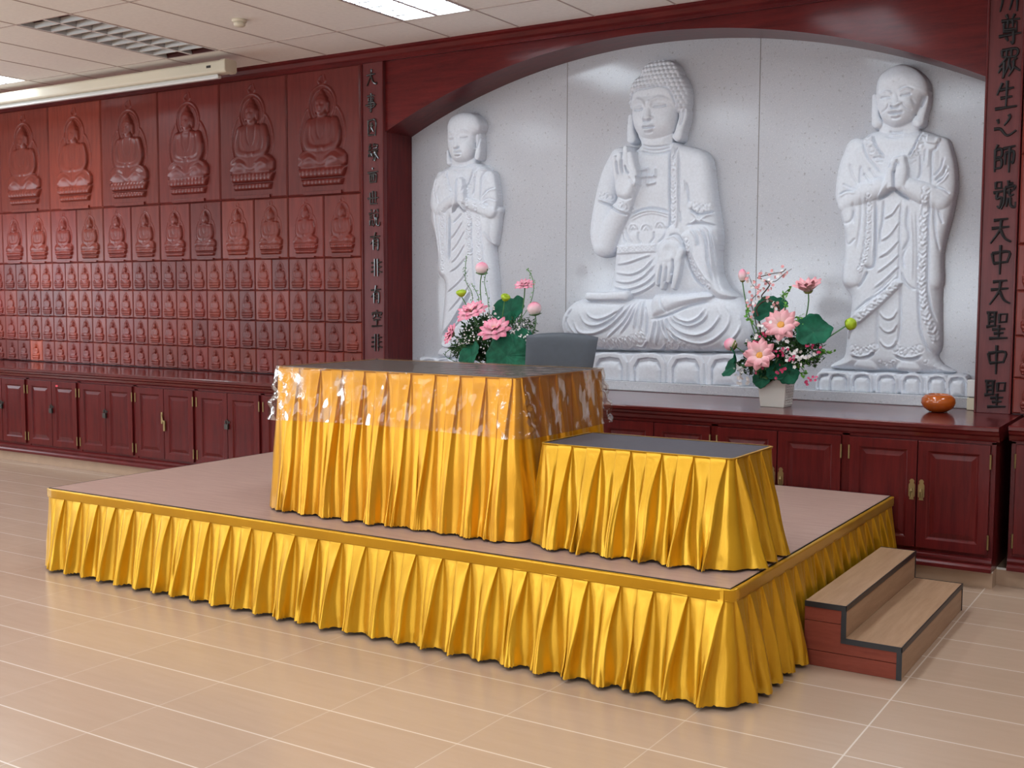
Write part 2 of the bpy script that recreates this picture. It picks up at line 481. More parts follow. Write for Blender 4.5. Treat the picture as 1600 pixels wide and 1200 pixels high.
# skirting tiles under the cabinets
YF = 6.605                      # face of the cabinets
struct(MB().box(RX0, -1.045, YF+.02, YW, 0, .095).build('baseboard_back', TILESK))
struct(MB().box(-1.045, 1.2, YF+.14, YW, 0, .095).build('baseboard_back_right', TILESK))
struct(MB().box(RX0, -1.043, YF+.018, YF+.024, .088, .10).box(-1.043, 1.2, YF+.138, YF+.144, .088, .10).build('trim_grout', GROUT))

# ================================================================ cabinets
def rings(m, x0, x1, z0, z1, steps, y):
    """nested rectangles (inset, depth): a moulded door front facing -Y"""
    base = len(m.v)
    for ins, d in steps:
        m.v += [(x0+ins, y+d, z0+ins), (x1-ins, y+d, z0+ins), (x1-ins, y+d, z1-ins), (x0+ins, y+d, z1-ins)]
    for i in range(len(steps)-1):
        for k in range(4):
            a = base+i*4+k; b = base+i*4+(k+1) % 4
            m.f.append((a, b, b+4, a+4))
    e = base+(len(steps)-1)*4
    m.f.append((e, e+1, e+2, e+3))
DOOR = [(0, .02), (0, 0), (.052, 0), (.058, .004), (.064, .011), (.070, .011), (.095, .003), (.100, .003)]
ZD0, ZD1 = .195, .800
def cabinet(x0, x1, label, style, yf=YF, sticker=False, group=None, single=False):
    t = thing('base_cabinet', label, 'cabinet', ((x0+x1)/2, yf, 0), group)
    w = (x1-x0)/2
    b = MB().box(-w, w, 0, .5, .17, .818)
    b.box(-w, -w+.022, -.006, 0, .17, .815); b.box(w-.022, w, -.006, 0, .17, .815); b.box(-w, w, -.006, 0, .804, .8175)
    b.build('body', WOOD, t)
    pf = [(-.035, .098), (-.035, .118), (-.028, .130), (-.018, .136), (-.024, .150), (-.022, .164), (-.008, .176), (.45, .176), (.45, .098)]
    MB().sweepx(pf, -w, w).build('base_moulding', WOODH, t)
    for sx in (-1, 1):
        a, c = (-w+.026, -.003) if sx < 0 else (.003, w-.026)
        m = MB(); rings(m, a, c, ZD0, ZD1, DOOR, -.024)
        d = m.build('door', WOOD, t, bevel=.002)
        hx = a-.003 if sx < 0 else c+.003
        for hz in (ZD0+.07, ZD1-.09):
            MB().tube([(hx, -.026, hz-.04), (hx, -.026, hz+.04)], .0055, 8).build('hinge', BRASS, d)
        if style == 'plate':
            px = -.026 if sx < 0 else .026
            hb = MB(); hz = .52
            prof = [(.013, -.055), (.010, -.045), (.017, -.035), (.017, .03), (.010, .042), (.014, .05), (.006, .062)]
            vs = [(px-r, -.027, hz+z) for r, z in prof] + [(px+r, -.027, hz+z) for r, z in reversed(prof)]
            nn = len(vs); vs += [(x, -.024, z) for x, y, z in vs]
            hb.add(vs, [tuple(range(nn))] + [(k, (k+1) % nn, nn+(k+1) % nn, nn+k) for k in range(nn)])
            hb.lathe([(.007, 0), (.009, .004), (.004, .02)], (px, -.03, hz-.01), 8)
            hb.tube([(px-.008, -.034, hz-.01), (px-.006, -.036, hz-.04), (px+.006, -.036, hz-.04), (px+.008, -.034, hz-.01)], .0028, 6)
            hb.build('handle', BRASS, d)
    if style == 'lock':
        hb = MB().box(-.03, .03, -.030, -.024, .555, .572).box(-.02, .02, -.044, -.028, .505, .548)
        hb.tube([(-.012, -.034, .545), (-.012, -.034, .575), (0, -.034, .586), (.012, -.034, .575), (.012, -.034, .545)], .0035, 6)
        hb.build('padlock', DKMET, t, bevel=.002)
    if style == 'long':
        hb = MB().box(-.03, -.01, -.032, -.024, .50, .60).box(.006, .026, -.040, -.026, .44, .53)
        hb.tube([(-.02, -.036, .58), (0, -.04, .54), (.015, -.036, .50)], .004, 6)
        hb.build('handle', BRASS, t, bevel=.002)
    if sticker:
        x = w*.17
        q = MB().box(x, x+.034, -.0258, -.0245, .752, .768).build('red_sticker', REDST, t); q['label'] = 'small red paper sticker'
    return t
g = 'mahogany base cabinets along the carved wall'
LX = [-12.63, -11.87, -11.105, -10.345, -9.58, -8.82, -8.06, -7.295, -6.53, -5.77]
llab = ['red base cabinet beyond the left edge of the photo, farthest left', 'red base cabinet left of the frame, second from the far end',
        'red base cabinet just left of the frame, third from the far end',
        'red base cabinet cut by the left edge of the photo, iron padlock in its middle',
        'red base cabinet with iron padlock and small red sticker on its right door',
        'red base cabinet with dark round padlock, right beside the stickered one',
        'red base cabinet with long brass latch hanging at its middle seam',
        'red base cabinet with swirling orange wood grain behind the left edge of the stage',
        'red base cabinet hidden mostly behind the large skirted table, left end']
for i in range(9):
    cabinet(LX[i], LX[i+1], llab[i], 'long' if i == 6 else 'lock', sticker=(i == 4), group=g)
RXS = [-5.77, -5.12, -4.305, -3.49, -2.675, -1.86, -1.045]
rlab = ['narrow red base cabinet behind the middle of the large skirted table', 'red base cabinet behind the grey chair',
        'red base cabinet seen just right of the large skirted table',
        'red base cabinet behind the small skirted table with paired brass hinges at its right', 'red base cabinet below the white flower vase',
        'red base cabinet with brass handle plates behind the wooden steps, below the orange bowl']
for i in range(6):
    cabinet(RXS[i], RXS[i+1], rlab[i], 'plate', group=g)
cabinet(-.985, -.17, 'red base cabinet cut by the right edge of the photo, set further back', 'plate', yf=YF+.12, group=g)
cabinet(-.17, .645, 'red base cabinet beyond the right edge of the photo', 'plate', yf=YF+.12, group=g)

WTOP = wood_mat('polished_worktop_wood', LAC0, LAC1, stretch=(.9, 9, 9), rough=.28, coat=.65, coat_rough=.07)
def worktop(x0, x1, yf, name, label):
    pf = [(YW+.012, ZK), (yf-.035, ZK), (yf-.042, ZK-.006), (yf-.042, ZK-.024), (yf-.032, ZK-.032), (yf-.026, ZK-.046), (yf-.012, ZK-.056), (yf-.006, ZK-.075), (yf+.0, ZK-.085), (YW+.012, ZK-.085)]
    return tag(MB().sweepx(pf, x0, x1).build(name, WTOP), label, 'worktop')
o = worktop(RX0+.02, NX0+.0, YF, 'worktop', 'long red lacquered worktop under the carved tile wall')
# the niche part of the top runs on to the granite
m = MB(); pf = [(YG-.001, ZK), (YF-.035, ZK), (YF-.042, ZK-.006), (YF-.042, ZK-.024), (YF-.032, ZK-.032), (YF-.026, ZK-.046), (YF-.012, ZK-.056), (YF-.006, ZK-.075), (YF+.0, ZK-.085), (YG-.001, ZK-.085)]
m.sweepx(pf, NX0, NX1); pf2 = [(min(y, YW+.012), z) for y, z in pf]; m.sweepx(pf2, NX1, -1.03)
tag(m.build('worktop', WTOP), 'long red lacquered worktop carrying the flowers in front of the granite reliefs', 'worktop')
worktop(-1.0, 1.2, YF+.12, 'worktop', 'short red worktop at the right edge behind the main one')

# ================================================================ relief carving
def catmull(P, sub=5, closed=False):
    P = np.asarray(P, float); n = len(P)
    if n < 3 and not closed: return P
    out = []
    for i in range(n if closed else n-1):
        p0 = P[(i-1) % n] if closed or i > 0 else 2*P[0]-P[1]
        p1 = P[i]; p2 = P[(i+1) % n]
        p3 = P[(i+2) % n] if closed or i+2 < n else 2*P[-1]-P[-2]
        for k in range(sub):
            u = k/sub
            out.append(.5*((2*p1)+(-p0+p2)*u+(2*p0-5*p1+4*p2-p3)*u*u+(-p0+3*p1-3*p2+p3)*u**3))
    if not closed: out.append(P[-1])
    return np.array(out)

class Relief:
    def __init__(s, x0, x1, z0, z1, step, mp, px):
        s.x = np.arange(x0, x1+step/2, step); s.z = np.arange(z0, z1+step/2, step)
        s.X, s.Z = np.meshgrid(s.x, s.z); s.H = np.zeros_like(s.X); s.mp = mp; s.px = px; s.step = step; s.K = 1.0; s.A = 1.0
    def clip(s, Q, pad):
        i0, i1 = np.searchsorted(s.x, [Q[:, 0].min()-pad, Q[:, 0].max()+pad]); j0, j1 = np.searchsorted(s.z, [Q[:, 1].min()-pad, Q[:, 1].max()+pad])
        return slice(max(j0-1, 0), j1+1), slice(max(i0-1, 0), i1+1)
    def dist(s, Q, closed, pad):
        sl = s.clip(Q, pad); X = s.X[sl]; Z = s.Z[sl]
        D = np.full(X.shape, 1e9); T = np.zeros(X.shape); n = len(Q); ins = np.zeros(X.shape, bool)
        L = np.linalg.norm(np.diff(Q, axis=0), axis=1); cum = np.concatenate([[0], np.cumsum(L)])
        for i in range(n if closed else n-1):
            a = Q[i]; b = Q[(i+1) % n]; ab = b-a; l2 = ab@ab+1e-12
            t = np.clip(((X-a[0])*ab[0]+(Z-a[1])*ab[1])/l2, 0, 1)
            d = (X-a[0]-t*ab[0])**2+(Z-a[1]-t*ab[1])**2
            k = d < D; D = np.where(k, d, D)
            if not closed: T = np.where(k, (cum[i]+t*math.sqrt(l2))/cum[-1], T)
            if closed:
                c = ((a[1] > Z) != (b[1] > Z)) & (X < (b[0]-a[0])*(Z-a[1])/(b[1]-a[1]+1e-12)+a[0]); ins ^= c
        return sl, np.sqrt(D), ins, T
    def poly(s, P, base, amp, er, d=None, mode='max', smooth=True, pw=2.0):
        Q = s.mp(np.array(P, float), base+amp*.6 if d is None else d)
        k_ = s.A if mode == 'add' else s.K; base, amp = base*k_, amp*k_
        if smooth: Q = catmull(Q, 4, True)
        er = er*s.px
        sl, D, ins, _ = s.dist(Q, True, s.step)
        u = 1-np.clip(D/er, 0, 1)
        L = base+amp*np.clip(1-u**pw, 0, 1)**(1/pw)
        h = s.H[sl]
        if mode == 'max': s.H[sl] = np.where(ins, np.maximum(h, L), h)
        elif mode == 'set': s.H[sl] = np.where(ins, L, h)
        elif mode == 'add': s.H[sl] = np.where(ins, h+L, h)
        return sl, ins
    def cap(s, P, r, top, dep=None, d=None):
        """a limb: points, radii (px), crest heights (m)"""
        Q = s.mp(np.array(P, float), (np.mean(top) if d is None else d))
        top = np.asarray(top, float)*s.K; dep = None if dep is None else dep*s.K
        r = np.asarray(r if hasattr(r, '__len__') else [r]*len(P), float)*s.px
        top = np.asarray(top if hasattr(top, '__len__') else [top]*len(P), float)
        if len(P) > 2:
            A = catmull(np.column_stack([Q, r, top]), 4); Q, r, top = A[:, :2], A[:, 2], A[:, 3]
        sl, D, _, T = s.dist(Q, False, r.max()+s.step)
        L = np.linalg.norm(np.diff(Q, axis=0), axis=1); cum = np.concatenate([[0], np.cumsum(L)])/L.sum()
        R = np.interp(T, cum, r); H0 = np.interp(T, cum, top)
        dp = R*.9*s.K if dep is None else dep
        v = H0-dp*(1-np.sqrt(np.clip(1-(D/R)**2, 0, 1)))
        h = s.H[sl]; s.H[sl] = np.where(D < R, np.maximum(h, v), h)
    def stroke(s, P, wd, a, d=None, taper=True, smooth=True, closed=False):
        Q = s.mp(np.array(P, float), s.dd if d is None else d)
        if smooth and len(P) > 2: Q = catmull(Q, 4, closed)
        if closed: Q = np.vstack([Q, Q[:1]])
        wd = (max(wd, 1.25)*1.05 if s.A > 1 else wd)*s.px; a = a*s.A*(1.25 if a < 0 and s.A > 1 else 1)
        sl, D, _, T = s.dist(Q, False, wd*2.5)
        g = a*np.exp(-(D/wd)**2)
        if taper: g = g*np.clip(np.minimum(T, 1-T)/.12, .15, 1)
        s.H[sl] = np.where(s.H[sl] > .002, np.maximum(s.H[sl]+g, .001), s.H[sl])
    def ell(s, c, rx, ry, a, rot=0, d=None, e=1.5, over=False):
        q = s.mp(np.array([c], float), s.dd if d is None else d)[0]; rx *= s.px; ry *= s.px
        dx = s.X-q[0]; dz = s.Z-q[1]; cs, sn = math.cos(rot), math.sin(rot)
        rr = ((dx*cs+dz*sn)/rx)**2+((-dx*sn+dz*cs)/ry)**2
        g = a*min(s.A, 1.15)*np.clip(1-rr, 0, 1)**e
        s.H = np.where((s.H > .002) | over, s.H+g, s.H)
    def scroll(s, P, wd, a, freq, d=None, seed=0):
        """carved scroll ornament along a band"""
        Q = s.mp(np.array(P, float), s.dd if d is None else d)
        if len(P) > 2: Q = catmull(Q, 4)
        tot = np.linalg.norm(np.diff(Q, axis=0), axis=1).sum()
        wd = wd*s.px; sl, D, _, T = s.dist(Q, False, wd)
        ph = T*tot/(freq*s.px)*2*PI
        v = np.sin(ph+seed)*np.cos(D/wd*PI*1.6+np.sin(ph*.5)*1.3)+.5*np.sin(ph*2.3+D/wd*5)
        v = np.clip(v, -1, 1)*a*min(s.A, 1.4)*(D < wd)
        s.H[sl] = np.where(s.H[sl] > .004, s.H[sl]+v, s.H[sl])
    def blur(s, n=1):
        for _ in range(n):
            h = s.H; p = np.pad(h, 1, mode='edge')
            b = (p[1:-1, 1:-1]*4+p[:-2, 1:-1]*2+p[2:, 1:-1]*2+p[1:-1, :-2]*2+p[1:-1, 2:]*2+p[:-2, :-2]+p[2:, 2:]+p[:-2, 2:]+p[2:, :-2])/16
            s.H = np.where(h > 1e-4, b, h)
    def mask(s, P, d):
        Q = catmull(s.mp(np.array(P, float), d), 4, True); out = np.zeros(s.H.shape, bool)
        sl, D, ins, _ = s.dist(Q, True, s.step); out[sl] = ins; return out
    def mesh(s, name, mat, parent, Y0, keep=None, lift=0.0015, origin=(0, 0, 0)):
        H = s.H; on = H > 1e-4
        cell = on[:-1, :-1] | on[1:, :-1] | on[:-1, 1:] | on[1:, 1:]
        if keep is not None: cell &= keep[:-1, :-1]
        used = np.zeros(H.shape, bool)
        used[:-1, :-1] |= cell; used[1:, :-1] |= cell; used[:-1, 1:] |= cell; used[1:, 1:] |= cell
        idx = np.cumsum(used.ravel()).reshape(H.shape)-1
        V = np.stack([s.X[used]-origin[0], Y0-H[used]-lift-origin[1], s.Z[used]-origin[2]], 1)
        F = np.stack([idx[:-1, :-1][cell], idx[:-1, 1:][cell], idx[1:, 1:][cell], idx[1:, :-1][cell]], 1)
        me = bpy.data.meshes.new(name); np_mesh(me, V, F)
        return link(name, me, mat, parent, True)

KREL = .66
def wall_map(P, d): return at_np(P, YG-d*KREL)
PXM = .0051

def lotus_base(R, cxs, yt, yb, hw, top, tilt=0.0, xc=0.0):
    """row of lotus petals: arched frame ridge round a swollen panel"""
    for cx in cxs:
        dy = (cx-xc)*tilt; a, b = yt+dy, yb+dy; w = hw
        R.poly([(cx-w, b), (cx-w, a+w*.55), (cx-w*.75, a+w*.12), (cx-w*.3, a), (cx+w*.3, a), (cx+w*.75, a+w*.12), (cx+w, a+w*.55), (cx+w, b)], top-.018, .018, 3, smooth=False)
        v = w*.74
        R.poly([(cx-v, b-1), (cx-v, a+w*.75), (cx-v*.7, a+w*.36), (cx, a+w*.28), (cx+v*.7, a+w*.36), (cx+v, a+w*.75), (cx+v, b-1)], top-.040, .0, 2, d=top, smooth=False, mode='set')
        R.poly([(cx-v*.96, b-1), (cx-v*.96, a+w*.95), (cx-v*.7, a+w*.55), (cx, a+w*.45), (cx+v*.7, a+w*.55), (cx+v*.96, a+w*.95), (cx+v*.96, b-1)], top-.036, .050, v*.55, d=top, smooth=False)

# ---------------------------------------------------------------- seated figure
def build_seated():
    x0, z0 = at(866, 560, YG).x, ZK+.0725; x1 = at(1192, 560, YG).x
    R = Relief(x0, x1, z0, 3.36, 0.0033, wall_map, PXM); R.K = KREL; R.A = 1.55; R.dd = .2
    P, C, S = R.poly, R.cap, R.stroke
    # base block and petals
    P([(868, 548), (1166, 552), (1166, 612), (868, 606)], .0, .17, 5, smooth=False)
    lotus_base(R, [891, 951.5, 1011.5, 1071.5, 1132.5], 551, 602, 28.5, .195, .012, 1010)
    # legs
    P([(877, 520), (874, 503), (880, 486), (897, 470), (925, 464), (960, 462), (1010, 464), (1060, 460), (1110, 456), (1140, 459), (1162, 474), (1174, 500), (1176, 525), (1166, 545), (1140, 550), (1080, 550), (1000, 549), (930, 547), (890, 542)], .05, .19, 26)
    # skirt / lower torso
    P([(962, 383), (957, 420), (951, 450), (946, 464), (1010, 475), (1080, 470), (1150, 466), (1130, 448), (1122, 425), (1121, 395), (1118, 345), (1050, 340), (985, 345)], .04, .155, 26)
    # torso
    P([(986, 235), (1010, 226), (1050, 224), (1085, 231), (1101, 241), (1109, 262), (1114, 300), (1120, 345), (1122, 372), (1100, 390), (1030, 398), (965, 394), (962, 375), (970, 340), (968, 300), (958, 270), (955, 252), (966, 240)], .05, .135, 24)
    # robe over the far shoulder
    P([(1047, 226), (1066, 227), (1088, 232), (1102, 241), (1109, 258), (1113, 295), (1118, 330), (1122, 360), (1120, 410), (1122, 432), (1132, 452), (1148, 464), (1130, 468), (1105, 452), (1085, 425), (1072, 395), (1064, 372), (1048, 366), (1046, 300)], .10, .115, 15)
    # sleeve falling from the far forearm
    P([(1062, 368), (1085, 352), (1112, 352), (1121, 366), (1119, 400), (1121, 428), (1132, 450), (1148, 464), (1125, 468), (1104, 455), (1088, 432), (1076, 405)], .15, .10, 13)
    # near arm: upper arm, forearm
    C([(962, 246), (950, 275), (941, 320), (936, 362), (940, 384)], [16, 17, 18, 18.5, 17], [.13, .15, .17, .18, .19])
    C([(940, 382), (953, 352), (970, 325), (979, 306)], [17, 17, 14.5, 12], [.20, .235, .265, .275])
    # hand raised
    P([(958, 280), (960, 300), (966, 312), (980, 315), (991, 307), (998, 290), (997, 272), (990, 258), (978, 252), (966, 256), (959, 266)], .17, .125, 12)
    for pts, r in (([(963, 275), (960, 256), (958, 246)], [5.2, 4.8, 4.2]), ([(970, 272), (967, 254), (966, 241)], [5.2, 4.8, 4.2]),
                   ([(978, 268), (976, 250), (976, 231)], [5.4, 5, 4.2]), ([(990, 272), (986, 255), (983, 240)], [5.6, 5, 4.2]), ([(988, 284), (984, 268), (977, 254)], [6.5, 5.4, 4.6])):
        C(pts, r, [.30, .305, .295])
    R.dd = .28
    S([(964, 250), (965, 264), (967, 274)], 1.1, -.012); S([(972, 248), (972, 262), (974, 272)], 1.1, -.014); S([(977, 258), (979, 266), (984, 272)], 1.3, -.016)
    S([(983, 276), (990, 288), (992, 300)], 1.2, -.006); S([(962, 306), (975, 312), (988, 308)], 1.2, -.006)
    # cloth bands on the arm
    S([(931, 314), (945, 318), (958, 324), (970, 331), (984, 337)], 1.3, -.012, d=.2); S([(932, 311), (946, 315), (960, 321), (972, 328), (985, 333)], 1.3, .010, d=.2)
    R.scroll([(933, 304), (948, 307), (960, 312), (975, 322), (987, 327)], 6, .004, 9, d=.22)
    # neck and head
    P([(997, 206), (1000, 226), (990, 238), (1010, 244), (1040, 244), (1056, 236), (1050, 222), (1050, 206)], .10, .09, 18, d=.16)
    R.dd = .18
    for y in (226, 231, 236.5): S([(1001, y), (1015, y+3.5), (1034, y+3), (1049, y-1.5)], 1.1, -.010)
    # ears
    C([(1062, 160), (1066, 180), (1061, 200), (1058, 213)], [7.5, 7, 6.5, 7.5], [.16, .16, .165, .175]); C([(984, 182), (984, 202), (986, 217)], [4.5, 6, 7.5], [.13, .14, .155])
    R.dd = .165
    S([(1064, 162), (1068, 172), (1066, 186), (1062, 196)], 1.1, -.010); S([(1060, 168), (1062, 180), (1060, 190)], 1, -.008)
    # hair cap and top knot
    hairP = [(983, 170), (980, 152), (984, 131), (994, 119), (1001, 113), (1008, 101), (1021, 94.5), (1035, 92), (1048, 95), (1057, 102), (1060, 113), (1066, 120), (1072, 134), (1074, 152), (1071, 170), (1060, 176), (1000, 178)]
    P(hairP, .09, .14, 30, d=.17)
    P([(1001, 118), (1005, 104), (1018, 95), (1035, 92), (1049, 95), (1058, 105), (1060, 118), (1030, 124)], .12, .08, 18, d=.16)
    # face
    faceP = [(984, 180), (984, 163), (986, 149), (995, 141), (1008, 139), (1019, 137), (1030, 135), (1042, 137.5), (1049, 145), (1053, 156), (1054, 175), (1052, 195), (1048, 206), (1039, 213.5), (1028, 218), (1016, 220), (1003, 217), (993, 209), (987, 197)]
    P(faceP, .13, .125, 30, d=.215)
    d = .245; R.dd = d
    R.ell((1015, 200), 20, 18, .012); R.ell((1040, 190), 14, 16, .008); R.ell((997, 190), 12, 15, .008)
    # brows to nose
    S([(986, 163), (994, 156.5), (1002, 158), (1007, 165), (1008, 175)], 2.2, .007); S([(1047, 158), (1036, 152.5), (1024, 153.5), (1017, 160), (1016, 172)], 2.2, .007)
    R.ell((997, 165), 9, 7, -.010); R.ell((1030, 161), 12, 7, -.010)
    C([(1012, 160), (1011, 172), (1011, 184)], [4, 4.6, 6], [.262, .275, .30], d=.262); R.ell((1005.5, 185), 3.6, 3, .010, d=.262); R.ell((1018, 184), 3.6, 3, .010, d=.262)
    R.ell((997.5, 169), 9, 5.5, .012, d=d); R.ell((1029.5, 165), 11, 5.5, .012, d=d)
    S([(988, 170.5), (997, 172), (1006, 169)], .9, -.014); S([(1020, 167), (1030, 167), (1041, 163.5)], .9, -.014)
    S([(1004, 187), (1011, 190), (1018, 186)], 1.0, -.012, d=.262)
    S([(1003, 197.5), (1008, 196), (1012, 197), (1017, 195.5), (1024, 196)], 1.5, .009); S([(1005, 202.5), (1013, 203.5), (1022, 201)], 1.8, .008)
    S([(1003, 199.2), (1012, 199.6), (1024, 198)], .8, -.014); S([(1006, 206), (1013, 207), (1020, 205)], 1.4, -.006)
    R.ell((1011.5, 148), 1.6, 1.6, .006)
    # snail-shell curls
    hm = R.mask(hairP, .17) & ~R.mask(faceP, .215)
    cp = .032; row = np.floor(R.Z/cp); ox = np.where(row % 2 == 0, .5*cp, 0)
    fx = (R.X+ox)/cp % 1-.5; fz = R.Z/cp % 1-.5
    R.H = np.where(hm, R.H+.014*np.clip(1-(fx*fx+fz*fz)*4, 0, 1)-.004, R.H)
    S([(985, 172), (984, 160), (987, 148), (996, 140.5), (1010, 138.5), (1030, 134.5), (1043, 137), (1050, 146), (1054, 158), (1055, 172)], 1.0, -.010, d=.2)
    # chest emblem 卍
    R.dd = .185
    for a, b in (((1013, 264), (1013, 288)), ((1001.5, 277), (1024, 275)), ((1013, 264), (1002, 266)), ((1013, 288), (1024, 286)), ((1024, 275), (1024, 264)), ((1001.5, 277), (1001.5, 289))):
        R.stroke([a, b], 1.5, .014, taper=False)
    R.ell((1000, 300), 22, 22, .012); R.ell((1030, 298), 18, 22, .010)
    # under-robe edge, flowered bodice, sash
    S([(985, 336), (1003, 328), (1020, 325.5), (1035, 328), (1047, 332)], 1.5, -.012); S([(985, 340), (1003, 331.5), (1020, 329), (1035, 331.5), (1047, 335.5)], 1.6, .010)
    S([(985, 345), (1003, 336), (1020, 333), (1035, 336), (1047, 340)], 1, .005)
    for cx, cy, r in ((990, 356, 7), (1010, 357, 8.5), (1032, 353, 8)):
        S([(cx-r, cy+4), (cx-r*.7, cy-4), (cx, cy-r*.75), (cx+r*.7, cy-4), (cx+r, cy+4)], 1.0, .007); S([(cx-r*.4, cy+3), (cx, cy-2), (cx+r*.4, cy+3)], 1.2, .007)
    for a, b, c in (((976, 355), (982, 372), (990, 381)), ((998, 362), (998, 374), (1003, 381)), ((1022, 361), (1022, 372), (1015, 381)), ((1045, 352), (1038, 370), (1028, 380)), ((972, 362), (974, 374), (980, 381))):
        S([a, b, c], 1.0, -.008)
    P([(961, 384), (1026, 381), (1026, 394), (961, 397.5)], .0, .008, 2, d=.18, mode='add', smooth=False)
    R.scroll([(963, 390.5), (1025, 387.5)], 4, .0025, 6, d=.18)
    # folds of the lower robe
    for q in (((960, 425), (985, 428), (1005, 420), (1022, 402)), ((957, 437), (980, 441), (1003, 433), (1024, 412)), ((955, 446), (980, 451), (1008, 442), (1026, 425)), ((952, 453), (985, 459), (1012, 450), (1028, 436)),
              ((961, 412), (980, 410), (1003, 402), (1018, 397))):
        S(list(q), 1.5, .008, d=.19); S([(x+.5, y+3) for x, y in q], 1.2, -.006, d=.19)
    # far lapel with scroll band
    S([(1046.5, 228), (1046, 280), (1046.5, 330), (1046, 366)], 1.1, -.014); S([(1060, 232), (1060, 290), (1060, 340), (1056, 364)], 1.1, .008); S([(1062.5, 236), (1063, 290), (1062, 345)], .9, -.007)
    R.scroll([(1053, 246), (1053, 300), (1052, 360)], 6, .0045, 12)
    S([(1050, 228), (1055, 240), (1048, 250)], 1.4, .010); S([(1060, 230), (1054, 246)], 1.2, -.008)
    S([(1074, 285), (1077, 300), (1078, 318)], 1.2, -.010); S([(1070, 280), (1071, 300)], 1, .006); S([(1064, 330), (1066, 348)], 1.1, -.009)
    # knotted bow
    R.scroll([(1080, 322), (1098, 328), (1114, 322)], 8, .004, 9, d=.21)
    S([(1078, 327), (1087, 333), (1093, 335), (1103, 333), (1114, 331)], 1.5, -.018, d=.21)
    for q in (((1078, 330), (1086, 336), (1088, 343), (1078, 351)), ((1114, 334), (1104, 337), (1098, 343), (1106, 347), (1118, 351)), ((1090, 342), (1094, 346), (1098, 342))): S(list(q), 1.5, .010, d=.21)
    S([(1072, 352), (1088, 349), (1100, 349), (1118, 352)], 1.3, -.012, d=.21)
    # sleeve folds and border
    for q in (((1085, 356), (1095, 362), (1101, 378), (1104, 410), (1112, 440)), ((1096, 354), (1106, 364), (1110, 390), (1113, 425)), ((1078, 358), (1086, 368), (1089, 385)), ((1110, 360), (1116, 385), (1117, 415))):
        S(list(q), 1.5, .010, d=.24); S([(x+3, y) for x, y in q], 1.3, -.008, d=.24)
    S([(1066, 370), (1069, 395), (1076, 420), (1088, 440), (1104, 452)], 1.3, -.014, d=.24); R.scroll([(1072, 376), (1076, 398), (1083, 418), (1094, 436), (1106, 448)], 5, .005, 11, d=.24)
    S([(1079, 374), (1082, 395), (1090, 414), (1103, 434), (1116, 446)], 1, .006, d=.24)
    S([(1130, 455), (1122, 440), (1118, 420)], 1.4, -.006, d=.2); S([(1140, 462), (1128, 450), (1122, 432)], 1.4, .006, d=.2)
    # feet
    C([(917, 463), (940, 464), (976, 462)], [6.5, 7, 7.5], [.235, .255, .26], d=.25); S([(912, 470), (940, 470.5), (976, 469.5)], 1.2, -.014, d=.24)
    P([(1018, 464), (1034, 459), (1054, 459), (1078, 459), (1100, 457), (1112, 461), (1108, 469), (1085, 474), (1062, 482), (1040, 492), (1018, 498), (1014, 482)], .17, .10, 13, d=.25)
    S([(1030, 462), (1032, 474), (1041, 488)], 1.1, -.008, d=.26); S([(1018, 499), (1043, 493), (1075, 479), (1108, 471)], 1.4, -.016, d=.25)
    # knee folds
    def U(q, wd=2.0, a=.013): S(q, wd, a, d=.22); S([(x, y+wd*1.7) for x, y in q], wd*.8, -a*.6, d=.22)
    for q in (((918, 488), (925, 495), (937, 498), (953, 493), (970, 482)), ((907, 490), (915, 503), (927, 508), (943, 505), (963, 492), (978, 472)),
              ((897, 500), (905, 517), (920, 521), (937, 518), (957, 507), (977, 487), (988, 469)), ((888, 490), (884, 506), (890, 522)), ((893, 479), (886, 495), (893, 512), (905, 524)),
              ((1050, 487), (1060, 497), (1077, 502), (1093, 495), (1103, 482)), ((1047, 492), (1060, 503), (1080, 509), (1100, 500), (1108, 486)),
              ((1042, 493), (1053, 510), (1070, 520), (1090, 523), (1110, 515), (1125, 496), (1122, 480)), ((1035, 495), (1047, 515), (1067, 530), (1093, 537), (1117, 530), (1137, 512), (1142, 492), (1134, 476)),
              ((1155, 490), (1157, 512), (1147, 528), (1127, 542))):
        U(list(q))
    for q in (((993, 471), (978, 500), (950, 528)), ((995, 474), (985, 500), (970, 522)), ((998, 472), (994, 495), (992, 514)), ((1003, 468), (1004, 490), (1001, 515)), ((1024, 500), (1020, 520), (1016, 536)),
              ((1029, 498), (1030, 515), (1024, 540)), ((1033, 497), (1037, 515), (1044, 532)), ((1039, 496), (1045, 515), (1058, 534))):
        S(list(q), 1.7, .010, d=.21); S([(x+3, y) for x, y in q], 1.5, -.007, d=.21)
    S([(1008, 478), (1012, 492), (1013, 508), (1011, 528)], 1.5, -.012, d=.21)
    R.scroll([(940, 538), (970, 536), (1000, 528), (1010, 520)], 8, .004, 8, d=.2); R.scroll([(1040, 536), (1070, 541), (1090, 545)], 6, .0035, 8, d=.2)
    for q in (((934, 541), (948, 547), (960, 542)), ((962, 544), (977, 547), (990, 541)), ((993, 541), (1004, 542), (1013, 532)), ((1014, 545), (1030, 546), (1040, 538)), ((1042, 545), (1055, 547), (1062, 540))):
        S(list(q), 1.4, .010, d=.2); S([(x, y+2.2) for x, y in q], 1.1, -.010, d=.2)
    # giving hand
    C([(1050, 366), (1049, 380)], [14, 15], [.235, .255]); P([(1027, 388), (1033, 377), (1045, 371), (1058, 374), (1066, 386), (1066, 402), (1060, 414), (1045, 420), (1031, 416), (1026, 402)], .18, .095, 13, d=.25)
